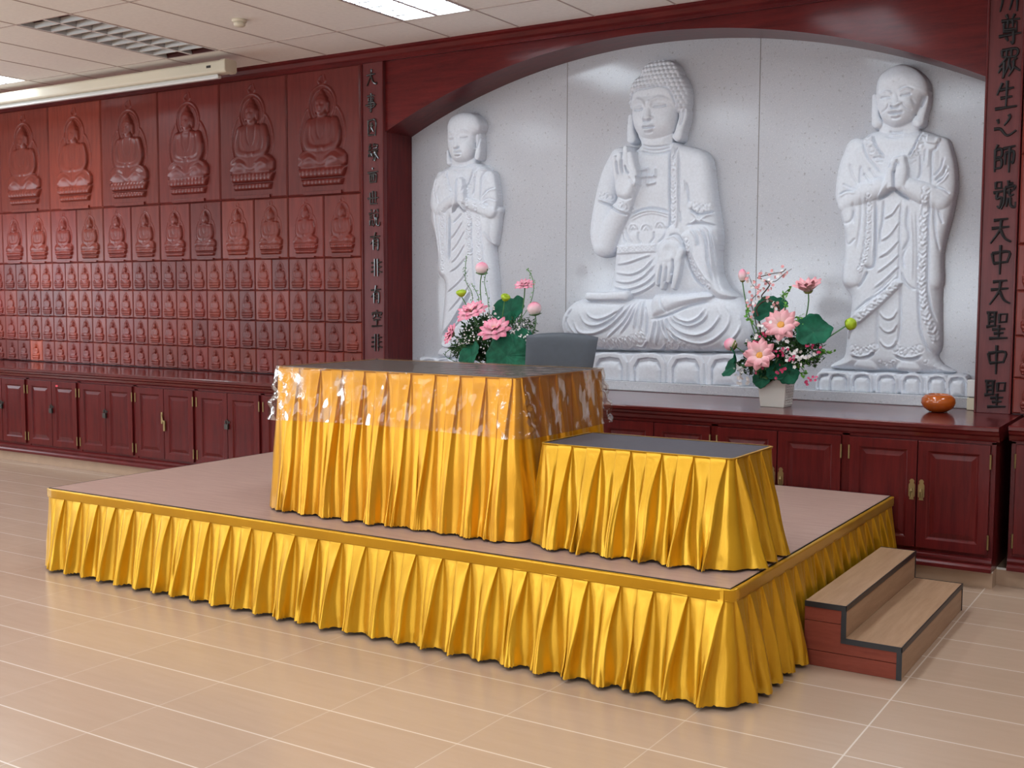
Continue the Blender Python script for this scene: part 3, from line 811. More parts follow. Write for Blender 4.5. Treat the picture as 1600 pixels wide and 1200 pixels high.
    for pts, r in (([(1031, 408), (1028, 426), (1025.5, 443)], [5.2, 4.8, 3.6]), ([(1038, 412), (1036, 431), (1033, 449)], [5.4, 5, 3.8]), ([(1046, 412), (1045, 426), (1043, 438)], [5.4, 5, 4]), ([(1059, 406), (1056, 428), (1051, 448)], [5.6, 5.2, 4]), ([(1063, 392), (1057, 408), (1049, 420)], [5.6, 5, 4])):
        C(pts, r, [.275, .28, .265])
    R.dd = .26
    S([(1034, 414), (1032, 430), (1029, 444)], 1, -.014); S([(1042, 416), (1041, 430), (1038, 442)], 1, -.012); S([(1051, 404), (1052, 416), (1049, 430)], 1.2, -.014); R.ell((1044, 392), 9, 11, -.010)
    S([(1042, 370), (1055, 366), (1065, 378)], 1.4, -.010); S([(1038, 374), (1052, 369), (1064, 382)], 1.1, .006)
    R.blur(1)
    t = thing('buddha_relief', 'large white stone relief of a seated buddha with raised hand at the centre', 'stone relief', (at(1010, 600, YG).x, YG, .975))
    og = tuple(t.location)
    bm_ = R.mask([(868, 549), (960, 549.3), (1060, 550), (1190, 553), (1190, 640), (860, 640)], .19)
    R.mesh('figure', STON, t, YG, ~hm & ~bm_, origin=og); R.mesh('curled_hair', STON, t, YG, hm & ~bm_, origin=og); R.mesh('lotus_base', STON, t, YG, bm_, origin=og)

# ---------------------------------------------------------------- standing figures
def build_elder():
    x0 = at(1262, 560, YG).x; x1 = min(at(1522, 600, YG).x, NX1-.002)
    R = Relief(x0, x1, ZK+.0725, 3.36, 0.0033, wall_map, PXM); R.K = KREL; R.A = 1.55; R.dd = .15
    P, C, S = R.poly, R.cap, R.stroke
    P([(1281, 577), (1400, 581), (1508, 585), (1502, 622), (1400, 616), (1285, 611)], .0, .15, 5, smooth=False)
    lotus_base(R, [1291, 1309+.5, 1346, 1385, 1424.5, 1464, 1496], 582, 619, 17.6, .175, .027, 1385)
    # robe bulk
    P([(1349, 216), (1366, 206), (1400, 203), (1440, 204), (1468, 213), (1481, 224), (1486, 245), (1490, 275), (1491, 303), (1487, 330), (1480, 356), (1474, 384), (1472, 420), (1471, 490), (1471, 540), (1465, 556), (1474, 570), (1490, 583), (1400, 580), (1300, 575), (1318, 558), (1322, 540), (1324, 520), (1329, 490), (1330, 464), (1318, 446), (1315, 430), (1317, 410), (1320, 383), (1318, 356), (1313, 338), (1309, 312), (1314, 285), (1320, 255), (1328, 233)], .03, .14, 20, d=.06)
    # upper arms & sleeves
    C([(1337, 232), (1328, 265), (1324, 300), (1326, 318)], [14, 16, 16, 14], [.15, .165, .185, .19], d=.12); C([(1468, 228), (1474, 262), (1474, 298), (1468, 315)], [12, 14, 15, 14], [.15, .165, .185, .19], d=.12)
    C([(1326, 312), (1345, 303), (1372, 292)], [15, 15, 12], [.20, .22, .235], d=.2); C([(1466, 312), (1448, 304), (1420, 292)], [14, 14, 11], [.20, .22, .235], d=.2)
    P([(1314, 300), (1369, 300), (1369, 340), (1368, 390), (1366, 414), (1356, 424), (1346, 448), (1332, 452), (1318, 446), (1315, 430), (1318, 400), (1320, 370), (1314, 340)], .10, .085, 11, d=.15)
    P([(1421, 300), (1440, 296), (1486, 305), (1486, 332), (1478, 362), (1470, 400), (1468, 450), (1432, 452), (1420, 448), (1422, 400), (1421, 350)], .09, .075, 11, d=.14)
    # hands in prayer
    P([(1394, 246), (1409, 244), (1415, 256), (1417, 275), (1421, 298), (1421, 311), (1408, 302), (1396, 294), (1382, 302), (1369, 311), (1373, 292), (1382, 272), (1389, 256)], .16, .095, 11, d=.22)
    for q, r in (([(1392, 288), (1391, 268), (1396, 250)], [7, 6, 4.5]), ([(1404, 286), (1408, 266), (1408, 250)], [8, 7, 5]), ([(1389, 262), (1398, 252), (1409, 247)], [4, 4, 4])): C(q, r, [.255, .262, .25])
    R.dd = .25
    S([(1396, 268), (1396, 282), (1396, 294)], 1.1, -.018, taper=False); S([(1400, 254), (1398, 264), (1396, 270)], 1, -.014); S([(1391, 255), (1389, 262)], 1, -.010); S([(1401, 249), (1404, 258)], .9, -.010)
    S([(1370, 312), (1384, 304), (1396, 296), (1408, 304), (1421, 312)], 1.6, -.022, d=.2)
    # neck, lapels
    P([(1374, 186), (1372, 206), (1382, 240), (1397, 250), (1418, 244), (1434, 208), (1430, 182)], .06, .065, 14, d=.12)
    R.dd = .16
    S([(1388, 205.5), (1398, 207), (1412, 204)], 1.1, -.008); S([(1383, 212.5), (1396, 214.5), (1412, 212)], 1.1, -.008)
    for q in (((1362, 210), (1370, 230), (1383, 247)), ((1439, 205), (1430, 228), (1420, 246))): S(list(q), 1.2, -.012); S([(x+(-2.5 if x < 1400 else 2.5), y) for x, y in q], 1.2, .008)
    S([(1347, 219), (1356, 245), (1378, 271)], 1.2, -.010); R.scroll([(1355, 214), (1362, 232), (1378, 250)], 6, .0045, 9); R.scroll([(1444, 208), (1436, 226), (1424, 250)], 6, .0045, 9); S([(1363, 247), (1372, 246), (1382, 249)], 1.1, -.007)
    P([(1450, 209), (1468, 214), (1465, 224), (1447, 222)], 0, .014, 2, d=.17, mode='add'); S([(1468, 215), (1463, 232), (1457, 237), (1456, 265), (1456, 290)], 1.1, -.010)
    S([(1439, 240), (1439, 268), (1434, 282)], 1.1, -.009); S([(1447, 232), (1444, 255)], 1, -.006); S([(1452, 232), (1449, 262)], 1, .006)
    # sleeve pleats
    for q in (((1326, 255), (1332, 275), (1341, 292)), ((1345, 258), (1344, 275), (1343, 292)), ((1349, 270), (1358, 283), (1366, 286)), ((1357, 262), (1366, 276), (1376, 280)), ((1316, 287), (1328, 294), (1340, 297)), ((1311, 305), (1322, 299), (1338, 299)),
              ((1474, 245), (1470, 262), (1458, 276)), ((1479, 258), (1474, 272), (1460, 283)), ((1480, 268), (1474, 278), (1464, 286)), ((1460, 292), (1472, 295), (1484, 304))):
        S(list(q), 1.3, -.009, d=.18); S([(x+1, y+2.6) for x, y in q], 1.2, .006, d=.18)
    for q in (((1312, 335), (1318, 348), (1330, 345), (1337, 325)), ((1318, 372), (1326, 382), (1338, 372)), ((1347, 305), (1345, 350), (1338, 390)), ((1354, 300), (1354, 350), (1348, 400), (1340, 425)), ((1334, 315), (1334, 350))):
        S(list(q), 1.3, -.006, d=.17)
    R.scroll([(1358, 305), (1357, 350), (1352, 395), (1343, 425)], 4, .004, 9, d=.17)
    S([(1369, 312), (1369, 360), (1367, 408), (1362, 418), (1353, 418), (1350, 410)], 1.3, -.014, d=.16); S([(1365, 320), (1365, 370), (1363, 400)], 1, .006, d=.18); S([(1356, 424), (1348, 440), (1340, 450)], 1.2, -.012, d=.16)
    # middle of the robe
    S([(1382, 312), (1380, 345), (1376, 365), (1375, 385)], 1.1, -.010, d=.15); S([(1410, 314), (1407, 350), (1406, 400), (1404, 445)], 1.1, -.008, d=.15)
    for q in (((1382, 341), (1395, 334), (1406, 318)), ((1377, 376), (1392, 366), (1406, 346)), ((1374, 402), (1390, 392), (1406, 374)), ((1372, 425), (1392, 410), (1406, 396)), ((1366, 450), (1388, 432), (1406, 414)), ((1352, 470), (1380, 452), (1404, 430))):
        S(list(q), 1.4, .008, d=.15); S([(x, y+3) for x, y in q], 1.2, -.006, d=.15)
    for q in (((1420, 320), (1417, 350), (1421, 372), (1409, 395)), ((1421, 380), (1411, 402), (1414, 420)), ((1408, 424), (1414, 440), (1424, 450), (1432, 452))): S(list(q), 1.4, -.010, d=.15)
    S([(1423, 330), (1426, 380), (1425, 440)], 1.2, .006, d=.16); S([(1432, 330), (1434, 390), (1433, 450)], 1.1, -.006, d=.16)
    R.scroll([(1449, 296), (1444, 340), (1442, 390), (1440, 440), (1444, 480), (1454, 510), (1464, 535)], 5.5, .005, 13, d=.15)
    S([(1456, 296), (1452, 340), (1451, 400), (1450, 450), (1455, 482), (1466, 512)], 1.2, -.012, d=.14); S([(1461, 320), (1462, 360), (1468, 395)], 1.2, -.009, d=.14); S([(1435, 440), (1437, 490), (1440, 520), (1450, 545), (1460, 556)], 1.3, -.012, d=.14)
    S([(1467, 330), (1474, 350)], 1.2, -.008, d=.13)
    # slanting hem and under-robes
    P([(1408, 440), (1408, 446), (1380, 474), (1350, 500), (1330, 514), (1324, 530), (1322, 515), (1330, 494), (1350, 480), (1380, 455), (1398, 437)], 0, .018, 2.5, d=.17, mode='add')
    R.scroll([(1402, 444), (1378, 464), (1352, 486), (1334, 500)], 6, .0045, 12, d=.17); S([(1330, 490), (1350, 474), (1380, 448), (1398, 430)], 1, -.007, d=.17)
    S([(1408, 446), (1408, 500), (1404, 540)], 1.1, -.009, d=.14); S([(1372, 484), (1371, 520), (1372, 546)], 1.1, -.008, d=.14)
    for y in (497, 517.5, 541): S([(1375, y-12), (1380, y-3), (1389, y+1), (1398, y-3), (1403, y-14)], 1.6, .009, d=.15); S([(1375, y-9), (1380, y), (1389, y+4), (1398, y), (1403, y-11)], 1.3, -.006, d=.15)
    R.scroll([(1333, 545), (1350, 550), (1368, 543)], 6, .004, 9, d=.14); R.scroll([(1402, 545), (1420, 551), (1438, 545)], 6, .004, 9, d=.14)
    for q in (((1331, 553), (1345, 557), (1358, 554), (1368, 547)), ((1399, 552), (1412, 558), (1428, 558), (1440, 553))): S(list(q), 1.5, .008, d=.14); S([(x, y+3) for x, y in q], 1.4, -.018, d=.14)
    P([(1335, 575), (1336, 562), (1343, 558), (1360, 558), (1368, 563), (1369, 579)], .10, .07, 7, d=.16); P([(1401, 579), (1402, 564), (1410, 560), (1428, 561), (1436, 566), (1437, 582)], .10, .07, 7, d=.16)
    P([(1371, 552), (1376, 570), (1386, 578), (1396, 576), (1400, 566), (1402, 552), (1388, 548)], .09, .06, 7, d=.14); R.scroll([(1376, 566), (1387, 573), (1397, 566)], 4, .004, 7, d=.15)
    P([(1444, 555), (1446, 572), (1456, 580), (1468, 582), (1468, 572), (1460, 556)], .06, .07, 7, d=.11); R.scroll([(1448, 565), (1458, 575), (1467, 578)], 4, .004, 7, d=.12)
    # head
    C([(1443, 142), (1444, 158), (1439, 178), (1435, 190)], [5.5, 5.5, 5.5, 7.5], [.13, .135, .145, .17], d=.14); C([(1366, 150), (1367, 175), (1370, 193)], [3.5, 5, 7], [.12, .13, .15], d=.12)
    S([(1441, 141), (1446, 150), (1442, 162), (1438, 168)], 1, -.012, d=.13); S([(1438, 146), (1440, 156)], .9, -.008, d=.13)
    headP = [(1367, 150), (1367, 135), (1370, 123), (1377, 113), (1392, 103), (1410, 98.5), (1428, 105), (1441, 116), (1448, 129), (1449, 145), (1440, 152), (1433, 170), (1427, 182), (1420, 189), (1408, 195), (1397, 197), (1385, 193), (1376, 186), (1370, 170)]
    P(headP, .125, .11, 24, d=.19, pw=2.2)
    R.dd = .225
    R.ell((1390, 166), 12, 13, .012); R.ell((1416, 163), 13, 13, .012); R.ell((1402, 122), 20, 12, .008); R.ell((1403, 186), 14, 10, .010)
    S([(1372, 149), (1379, 144), (1386, 143), (1394, 147)], 1.8, .007); S([(1404, 145), (1410, 140), (1418, 138), (1427, 141)], 1.8, .007)
    S([(1373, 146), (1380, 141), (1388, 140.5), (1394, 142.5)], .9, -.005); S([(1404, 141), (1410, 136.5), (1417, 135), (1428, 139)], .9, -.005)
    R.ell((1384, 152), 10, 5.5, .008); R.ell((1415, 148.5), 10, 5.5, .008); S([(1375, 153), (1384, 152.5), (1393, 153)], .9, -.012); S([(1406.5, 149.5), (1415, 149), (1424.5, 146.5)], .9, -.012)
    C([(1398, 148), (1398, 157), (1398.5, 164)], [3.8, 4.6, 6], [.24, .25, .268], d=.245); R.ell((1391.5, 163.5), 3.6, 3, .010, d=.245); R.ell((1406, 161), 3.6, 3, .010, d=.245)
    S([(1391, 166.5), (1398, 169), (1406, 164.5)], 1, -.014, d=.24)
    S([(1390, 161), (1386, 170), (1376, 175.5)], 1.3, -.007); S([(1409, 160), (1416, 168), (1425, 171.5)], 1.3, -.007); S([(1424, 154), (1429, 162)], .9, -.005)
    S([(1389, 175.5), (1398, 173), (1409.5, 174)], 1.5, .009); S([(1387, 175.8), (1392, 177.4), (1399, 177.6), (1406, 176.2), (1412, 173.6)], .9, -.011); S([(1391, 180), (1399, 181.3), (1408, 178.8)], 1.8, .008); S([(1392, 183.5), (1399, 185), (1407, 182.5)], 1.1, -.007)
    S([(1396, 126), (1403, 127.5), (1409, 123)], 1.1, -.0025); S([(1400, 138), (1400, 143)], .8, -.001)
    R.blur(1)
    t = thing('monk_relief', 'tall white stone relief of a smiling monk with clasped hands, right of the seated figure', 'stone relief', (at(1395, 600, YG).x, YG, .975), 'standing monk reliefs')
    og = tuple(t.location); bm_ = R.mask([(1262, 576), (1340, 580.5), (1400, 583), (1530, 586), (1530, 650), (1262, 650)], .15)
    R.mesh('figure', STON, t, YG, ~bm_, origin=og); R.mesh('lotus_base', STON, t, YG, bm_, origin=og)

def build_young():
    x0 = at(644, 560, YG).x; x1 = at(822, 560, YG).x
    R = Relief(x0, x1, ZK+.0725, 3.2, 0.0033, wall_map, PXM*.98); R.K = KREL; R.A = 1.45; R.dd = .15
    P, C, S = R.poly, R.cap, R.stroke
    P([(657, 557), (740, 560), (812, 563), (812, 600), (740, 595), (657, 592)], .0, .13, 5, smooth=False)
    lotus_base(R, [670, 693, 717, 742, 768, 794], 560, 594, 11.6, .155, .03, 730)
    P([(698, 263), (715, 256), (741, 254), (759, 260), (771, 274), (775, 292), (777, 312), (778, 333), (776, 356), (773, 382), (774, 400), (778, 440), (780, 480), (782, 530), (790, 560), (740, 560), (690, 557), (692, 545), (690, 535), (692, 510), (694, 490), (696, 465), (697, 442), (688, 430), (685, 420), (685, 400), (682, 373), (677, 355), (674, 340), (676, 322), (674, 312), (677, 292), (683, 275)], .03, .13, 16, d=.06)
    C([(688, 276), (682, 300), (681, 320), (686, 330)], [9, 10, 10, 10], [.14, .155, .17, .175], d=.12); C([(764, 276), (768, 305), (767, 325), (760, 333)], [10, 11, 11, 10], [.14, .155, .17, .175], d=.12)
    C([(686, 328), (696, 318), (707, 312)], [10, 9, 8], [.185, .20, .215], d=.19); C([(762, 330), (742, 322), (724, 314)], [11, 10, 8], [.185, .20, .215], d=.19)
    P([(676, 322), (703, 318), (703, 350), (702, 400), (700, 412), (702, 425), (698, 434), (688, 430), (685, 415), (685, 395), (681, 370), (675, 345)], .09, .075, 8, d=.14)
    P([(724, 318), (776, 322), (778, 340), (774, 372), (770, 384), (756, 372), (748, 400), (738, 402), (728, 396), (724, 360)], .045, .09, 15, d=.12)
    # praying hands
    P([(709, 282), (713, 277), (720, 278), (722, 292), (725, 310), (725, 331), (714, 321), (703, 333), (706, 318), (708, 300)], .15, .085, 8, d=.2)
    for q in (([(711, 312), (711, 295), (711.5, 281)]), ([(717, 312), (717, 295), (716, 279)]), ([(722, 314), (721, 297), (719, 281)])): C(q, [4, 3.4, 2.6], [.24, .245, .23])
    S([(713.6, 280), (713.6, 300), (713.6, 319)], .9, -.014, d=.22, taper=False); S([(704, 333), (714, 321), (725, 331)], 1.4, -.02, d=.19)
    P([(704, 243), (703, 262), (712, 274), (726, 270), (740, 256), (738, 243)], .06, .055, 10, d=.12)
    S([(710, 259), (719, 261), (730, 257)], 1, -.008, d=.15); S([(709, 267), (716, 268.5), (726, 266)], 1, -.008, d=.15)
    R.dd = .16
    for q in (((741, 258), (735, 280), (726, 300)), ((698, 265), (700, 282), (707, 300))): S(list(q), 1.1, -.010)
    R.scroll([(744, 262), (738, 280), (729, 298)], 5, .004, 7); R.scroll([(694, 268), (697, 284), (704, 296)], 4, .004, 7); P([(750, 257), (760, 260), (758, 267), (749, 265)], 0, .012, 2, d=.15, mode='add')
    S([(757, 266), (752, 278), (751, 300), (750, 315)], 1, -.010); S([(742, 272), (741, 295), (738, 306)], 1, -.009)
    for q in (((682, 285), (679, 300), (684, 318)), ((687, 290), (684, 305), (688, 320)), ((681, 278), (677, 298)), ((754, 307), (762, 297), (772, 293)), ((754, 315), (763, 310), (775, 313)), ((757, 317), (764, 320)), ((752, 318), (760, 325))):
        S(list(q), 1.1, -.008, d=.15); S([(x+1, y+2) for x, y in q], 1, .006, d=.15)
    for q in (((680, 330), (682, 360), (687, 400)), ((687, 325), (688, 360), (691, 400)), ((697, 322), (697, 360), (696, 410))): S(list(q), 1.1, -.006, d=.15)
    S([(704, 334), (704, 370), (703, 410)], 1.1, -.016, d=.14); S([(701, 338), (701, 370), (700, 405)], .9, .007, d=.15); R.scroll([(693, 330), (692, 370), (692, 420)], 3.5, .004, 7, d=.15)
    S([(723, 334), (715, 343), (709, 349)], 1.1, -.010, d=.14)
    for q in (((724, 345), (714, 362), (706, 372)), ((728, 358), (716, 380), (706, 392)), ((728, 380), (716, 400), (706, 410)), ((730, 400), (716, 416), (704, 424)), ((734, 420), (718, 440), (700, 456)), ((738, 440), (722, 462), (702, 486)), ((740, 470), (724, 495), (706, 515))):
        S(list(q), 1.3, .007, d=.14); S([(x, y+2.6) for x, y in q], 1.1, -.005, d=.14)
    R.scroll([(732, 312), (734, 340), (733, 370), (736, 395)], 5, .0045, 8, d=.15); R.scroll([(746, 318), (748, 350), (750, 390), (754, 430)], 4.5, .004, 9, d=.14)
    S([(738, 340), (738, 370), (739, 392), (730, 396)], 1, -.010, d=.14); S([(740, 392), (742, 430), (748, 470), (760, 520)], 1.1, -.009, d=.13); S([(756, 360), (766, 378), (773, 382)], 1.1, .008, d=.13); S([(752, 340), (757, 400), (768, 470), (776, 520)], 1.1, -.007, d=.13)
    S([(738, 455), (725, 478), (708, 508), (692, 528)], 2.4, -.022, d=.13); S([(734, 455), (720, 480), (704, 506), (690, 524)], 1.6, .012, d=.14)
    S([(690, 536), (698, 541), (712, 540)], 1.4, .010, d=.13); S([(690, 540), (698, 545), (712, 544)], 1.3, -.016, d=.13)
    P([(685, 556), (686, 546), (694, 542), (704, 543), (708, 550), (709, 558)], .09, .06, 5, d=.13)
    C([(745, 207), (747, 225), (746, 245)], [5, 4.6, 5.5], [.13, .135, .15], d=.13); C([(699, 236), (700, 246), (702, 254)], [2.4, 3.4, 4.6], [.12, .13, .145], d=.12)
    S([(744, 204), (749, 212), (747, 226), (744, 234)], .9, -.010, d=.13)
    P([(698, 208), (698, 196), (701, 187), (706, 181), (716, 176), (727, 174.5), (738, 177), (746, 184), (750, 194), (748, 204), (741, 212), (740, 230), (738, 240), (733, 247.5), (723, 252), (714, 252.5), (706, 249), (701, 239), (698, 225)], .115, .105, 18, d=.17, pw=2.2)
    R.dd = .21
    R.ell((728, 232), 10, 13, .010); R.ell((715, 243), 9, 8, .009)
    S([(699.5, 209), (703, 206.5), (707, 209), (709, 216)], 1.4, .006); S([(732, 207.5), (725, 204), (718, 207), (714, 214)], 1.4, .006)
    R.ell((704.5, 213), 5, 4, -.006); R.ell((725, 211), 8, 4.5, -.006); R.ell((704.5, 216), 5.5, 4, .009); R.ell((725, 214), 7.5, 4.2, .009)
    S([(699.5, 217.8), (705, 218.4), (709.6, 217.4)], .8, -.010); S([(718.5, 215.8), (725, 216), (731.5, 213.8)], .8, -.010)
    C([(711.5, 211), (711, 221), (710.5, 229)], [2.6, 3.2, 4.2], [.225, .236, .25], d=.23); S([(708, 231.5), (711.5, 233), (717.5, 229)], .9, -.012, d=.23)
    S([(708, 236.5), (714, 236), (722, 236.3)], 1.1, .007); S([(708, 238.2), (714, 238.4), (722, 237.8)], .7, -.010); S([(710, 241), (715, 241.5), (720, 240)], 1.3, .006); S([(710, 243.5), (715, 244.2), (720, 242.6)], .9, -.006)
    R.ell((711.3, 202), 1.2, 1.2, .005)
    R.blur(1)
    t = thing('monk_relief', 'narrow white stone relief of a young monk with praying hands, left of the seated figure', 'stone relief', (at(728, 595, YG).x, YG, .975), 'standing monk reliefs')
    og = tuple(t.location); bm_ = R.mask([(640, 555.5), (700, 558.8), (740, 560.5), (830, 565), (830, 640), (640, 640)], .13)
    R.mesh('figure', STON, t, YG, ~bm_, origin=og); R.mesh('lotus_base', STON, t, YG, bm_, origin=og)
build_seated(); build_elder(); build_young()

# ================================================================ carved wooden tiles
def tile_relief(h, step, name, amp):
    R = Relief(-.39*h, .39*h, 0.06*h, .97*h, step, lambda P, d: np.asarray(P, float)*h/100, h/100); R.dd = 0
    A = amp; P, C, S = R.poly, R.cap, R.stroke
    def ring(cx, cy, rx, ry, a0, a1, wd, a):
        q = [(cx+rx*math.cos(t), cy+ry*math.sin(t)) for t in np.linspace(a0, a1, 22)]
        P2 = R.mp(np.array(q), 0); sl, D, _, T = R.dist(P2, False, wd*R.px*2)
        R.H[sl] = np.maximum(R.H[sl], a*np.clip(1-(D/(wd*R.px))**2, 0, 1)**.6)
    ring(0, 71, 14.5, 16, -.75, PI+.75, 1.0, A*.34); ring(0, 71, 11.8, 13, -.6, PI+.6, .6, A*.2)
    ring(0, 48, 24, 28, -.5, .85, 1.0, A*.28); ring(0, 48, 24, 28, PI-.85, PI+.5, 1.0, A*.28)
    for pts in (((0, 87), (3, 90), (2, 95)), ((0, 87), (-4, 91), (-1, 94.5))): R.cap(list(pts), [1.4, 1.1, .7], A*.25, dep=A*.2)
    # throne
    P([(-21, 7.5), (21, 7.5), (23, 13), (-23, 13)], A*.55, A*.25, 3, smooth=False)
    P([(-23, 14), (23, 14), (26, 21.5), (-26, 21.5)], A*.62, A*.3, 3, smooth=False)
    for k in range(-5, 6):
        R.ell((k*4.4, 17.8), 2.2, 3.6, A*.22); R.ell((k*4, 10.2), 1.9, 2.7, A*.2)
    S([(-22, 13.4), (22, 13.4)], .7, -A*.3, smooth=False)
    # legs
    P([(-26, 27), (-23, 22), (0, 21), (23, 22), (26, 27), (24, 33), (14, 37), (-14, 37), (-24, 33)], A*.55, A*.45, 7)
    R.ell((-15, 28), 10, 6, A*.18); R.ell((15, 28), 10, 6, A*.18)
    for sx in (-1, 1):
        S([(sx*22, 30), (sx*14, 34), (sx*4, 30)], .8, -A*.14); S([(sx*21, 26), (sx*12, 30.5), (sx*3, 26)], .8, A*.12)
    S([(-6, 24), (0, 22.5), (6, 24)], .8, -A*.14)
    # trunk and arms
    P([(-7, 62), (7, 62), (15, 58), (15.5, 48), (13, 34), (-13, 34), (-15.5, 48), (-15, 58)], A*.4, A*.45, 8)
    for sx in (-1, 1):
        C([(sx*13, 57), (sx*16, 47), (sx*13.5, 39), (sx*4, 36.5)], [4.6, 4.4, 4, 3.2], [A*.8, A*.85, A*.95, A*1.05], dep=A*.5)
        S([(sx*5, 61), (sx*4, 50), (sx*1, 44)], .7, -A*.14); S([(sx*10, 58), (sx*10.5, 48), (sx*7, 41)], .7, A*.10)
    R.ell((0, 37), 6, 2.6, A*.2)
    # head
    P([(-4, 60), (4, 60), (4, 68), (-4, 68)], A*.4, A*.3, 3)
    P([(0, 62.5), (4.5, 65), (6.2, 71), (5.6, 77), (0, 80), (-5.6, 77), (-6.2, 71), (-4.5, 65)], A*.55, A*.6, 4.5)
    P([(-3.6, 79), (0, 84), (3.6, 79), (0, 76)], A*.5, A*.25, 3)
    for sx in (-1, 1): C([(sx*6.4, 73), (sx*6.6, 66)], [1.1, 1.3], A*.6, dep=A*.2)
    S([(-5.5, 75.5), (0, 77), (5.5, 75.5)], .6, -A*.12); S([(-3.6, 71.7), (-1.2, 71.5)], .5, -A*.12); S([(3.6, 71.7), (1.2, 71.5)], .5, -A*.12)
    S([(0, 72), (0, 69)], .8, A*.14); S([(-1.6, 66.7), (1.6, 66.7)], .5, -A*.12)
    R.blur(1)
    o = R.mesh('carved_figure', WOODT, None, 0)
    me = o.data; bpy.data.objects.remove(o); return me

TX0 = -6.118
YT = YW-.014
rows = [('large', .815, 2.451, 3.494, 7), ('medium', .4075, 1.9215, 2.449, 13), ('top', .20375, 1.646, 1.9195, 25), ('second', .20375, 1.378, 1.644, 25),
        ('third', .20375, 1.126, 1.376, 25), ('lowest', .20375, .912, 1.124, 25)]
rel = {'large': tile_relief(1.02, .0060, 'a', .034), 'medium': tile_relief(.515, .0048, 'b', .022), 'small': tile_relief(.262, .0036, 'c', .014)}
def tint():
    u = rnd.random()
    if u < .10: return 'orange', (1.2, 1.22, 1.12)
    if u < .24: return 'dark', (.80, .82, .9)
    k = rnd.uniform(.9, 1.12); return '', (k*1.03, k*rnd.uniform(.93, 1.1), k*rnd.uniform(.93, 1.07))
protos = {}
def put_tile(kind, x, w, z0, z1, label, col, group):
    h = z1-z0; ww = w-.0035; key = (kind, round(h, 3))
    if key not in protos:
        th = {'large': .034, 'medium': .030, 'small': .026}[kind]
        t = thing('carved_buddha_tile', label, 'carved tile', (x, YT, z0), group)
        m = MB(); bx = {'small': .008, 'medium': .011, 'large': .013}[kind]
        rings(m, -ww/2, ww/2, 0, h, [(0, th+.006), (0, bx), (bx, 0), (bx*2.2, 0)], -th)
        p = m.build('panel', WOODT, t)
        f = link('carved_figure', rel[kind], None, t); sc = h/{'large': 1.02, 'medium': .515, 'small': .262}[kind]
        f.location = (0, -th+.0015, 0); f.scale = (sc, 1, sc)
        l = MB().box(-ww*.26, ww*.26, -th-.016, -th, .002, .002+h*.028).build('ledge', WOODT, t, bevel=.002)
        protos[key] = t
    else:
        t = dup(protos[key], (x, YT, z0), label, group)
    for c in t.children: c.color = (*col, 1)
    return t
for name, w, z0, z1, n in rows:
    kind = name if name in ('large', 'medium') else 'small'
    for k in range(n):
        adj, c = tint()
        if name == 'large':
            adj, c = [('', (.80, .75, .85)), ('', (.80, .8, .9)), ('', (.95, .9, 1)), ('', (.95, 1, 1)), ('orange', (1.3, 1.35, 1.15)), ('', (1.05, 1.1, 1)), ('', (1, 1, 1))][k]
        if name == 'lowest' and k == 21: adj, c = 'orange', (2.0, 2.2, 1.6)
        x = TX0-(k+.5)*w
        k1 = .95+.011*k if kind == 'small' else .95+.018*k
        c = tuple(v*k1 for v in c)
        a = (adj+' ' if adj else '')
        if kind == 'small': lab = f'small {a}carved buddha tile, {ORD[k]} left of the tall calligraphy board, {name} small row'
        else: lab = f'{name} {a}carved wooden buddha tile, {ORD[k]} left of the tall calligraphy board'
        put_tile(kind, x, w, z0, z1, lab, c, f'carved buddha tiles of the {name} row')
for name, w, z0, z1, n in rows:
    kind = name if name in ('large', 'medium') else 'small'
    put_tile(kind, -1.085+w/2, w, z0, z1, f'{name} row carved buddha tile right of the board at the right edge', (1, 1, 1), 'carved buddha tiles at the right edge')

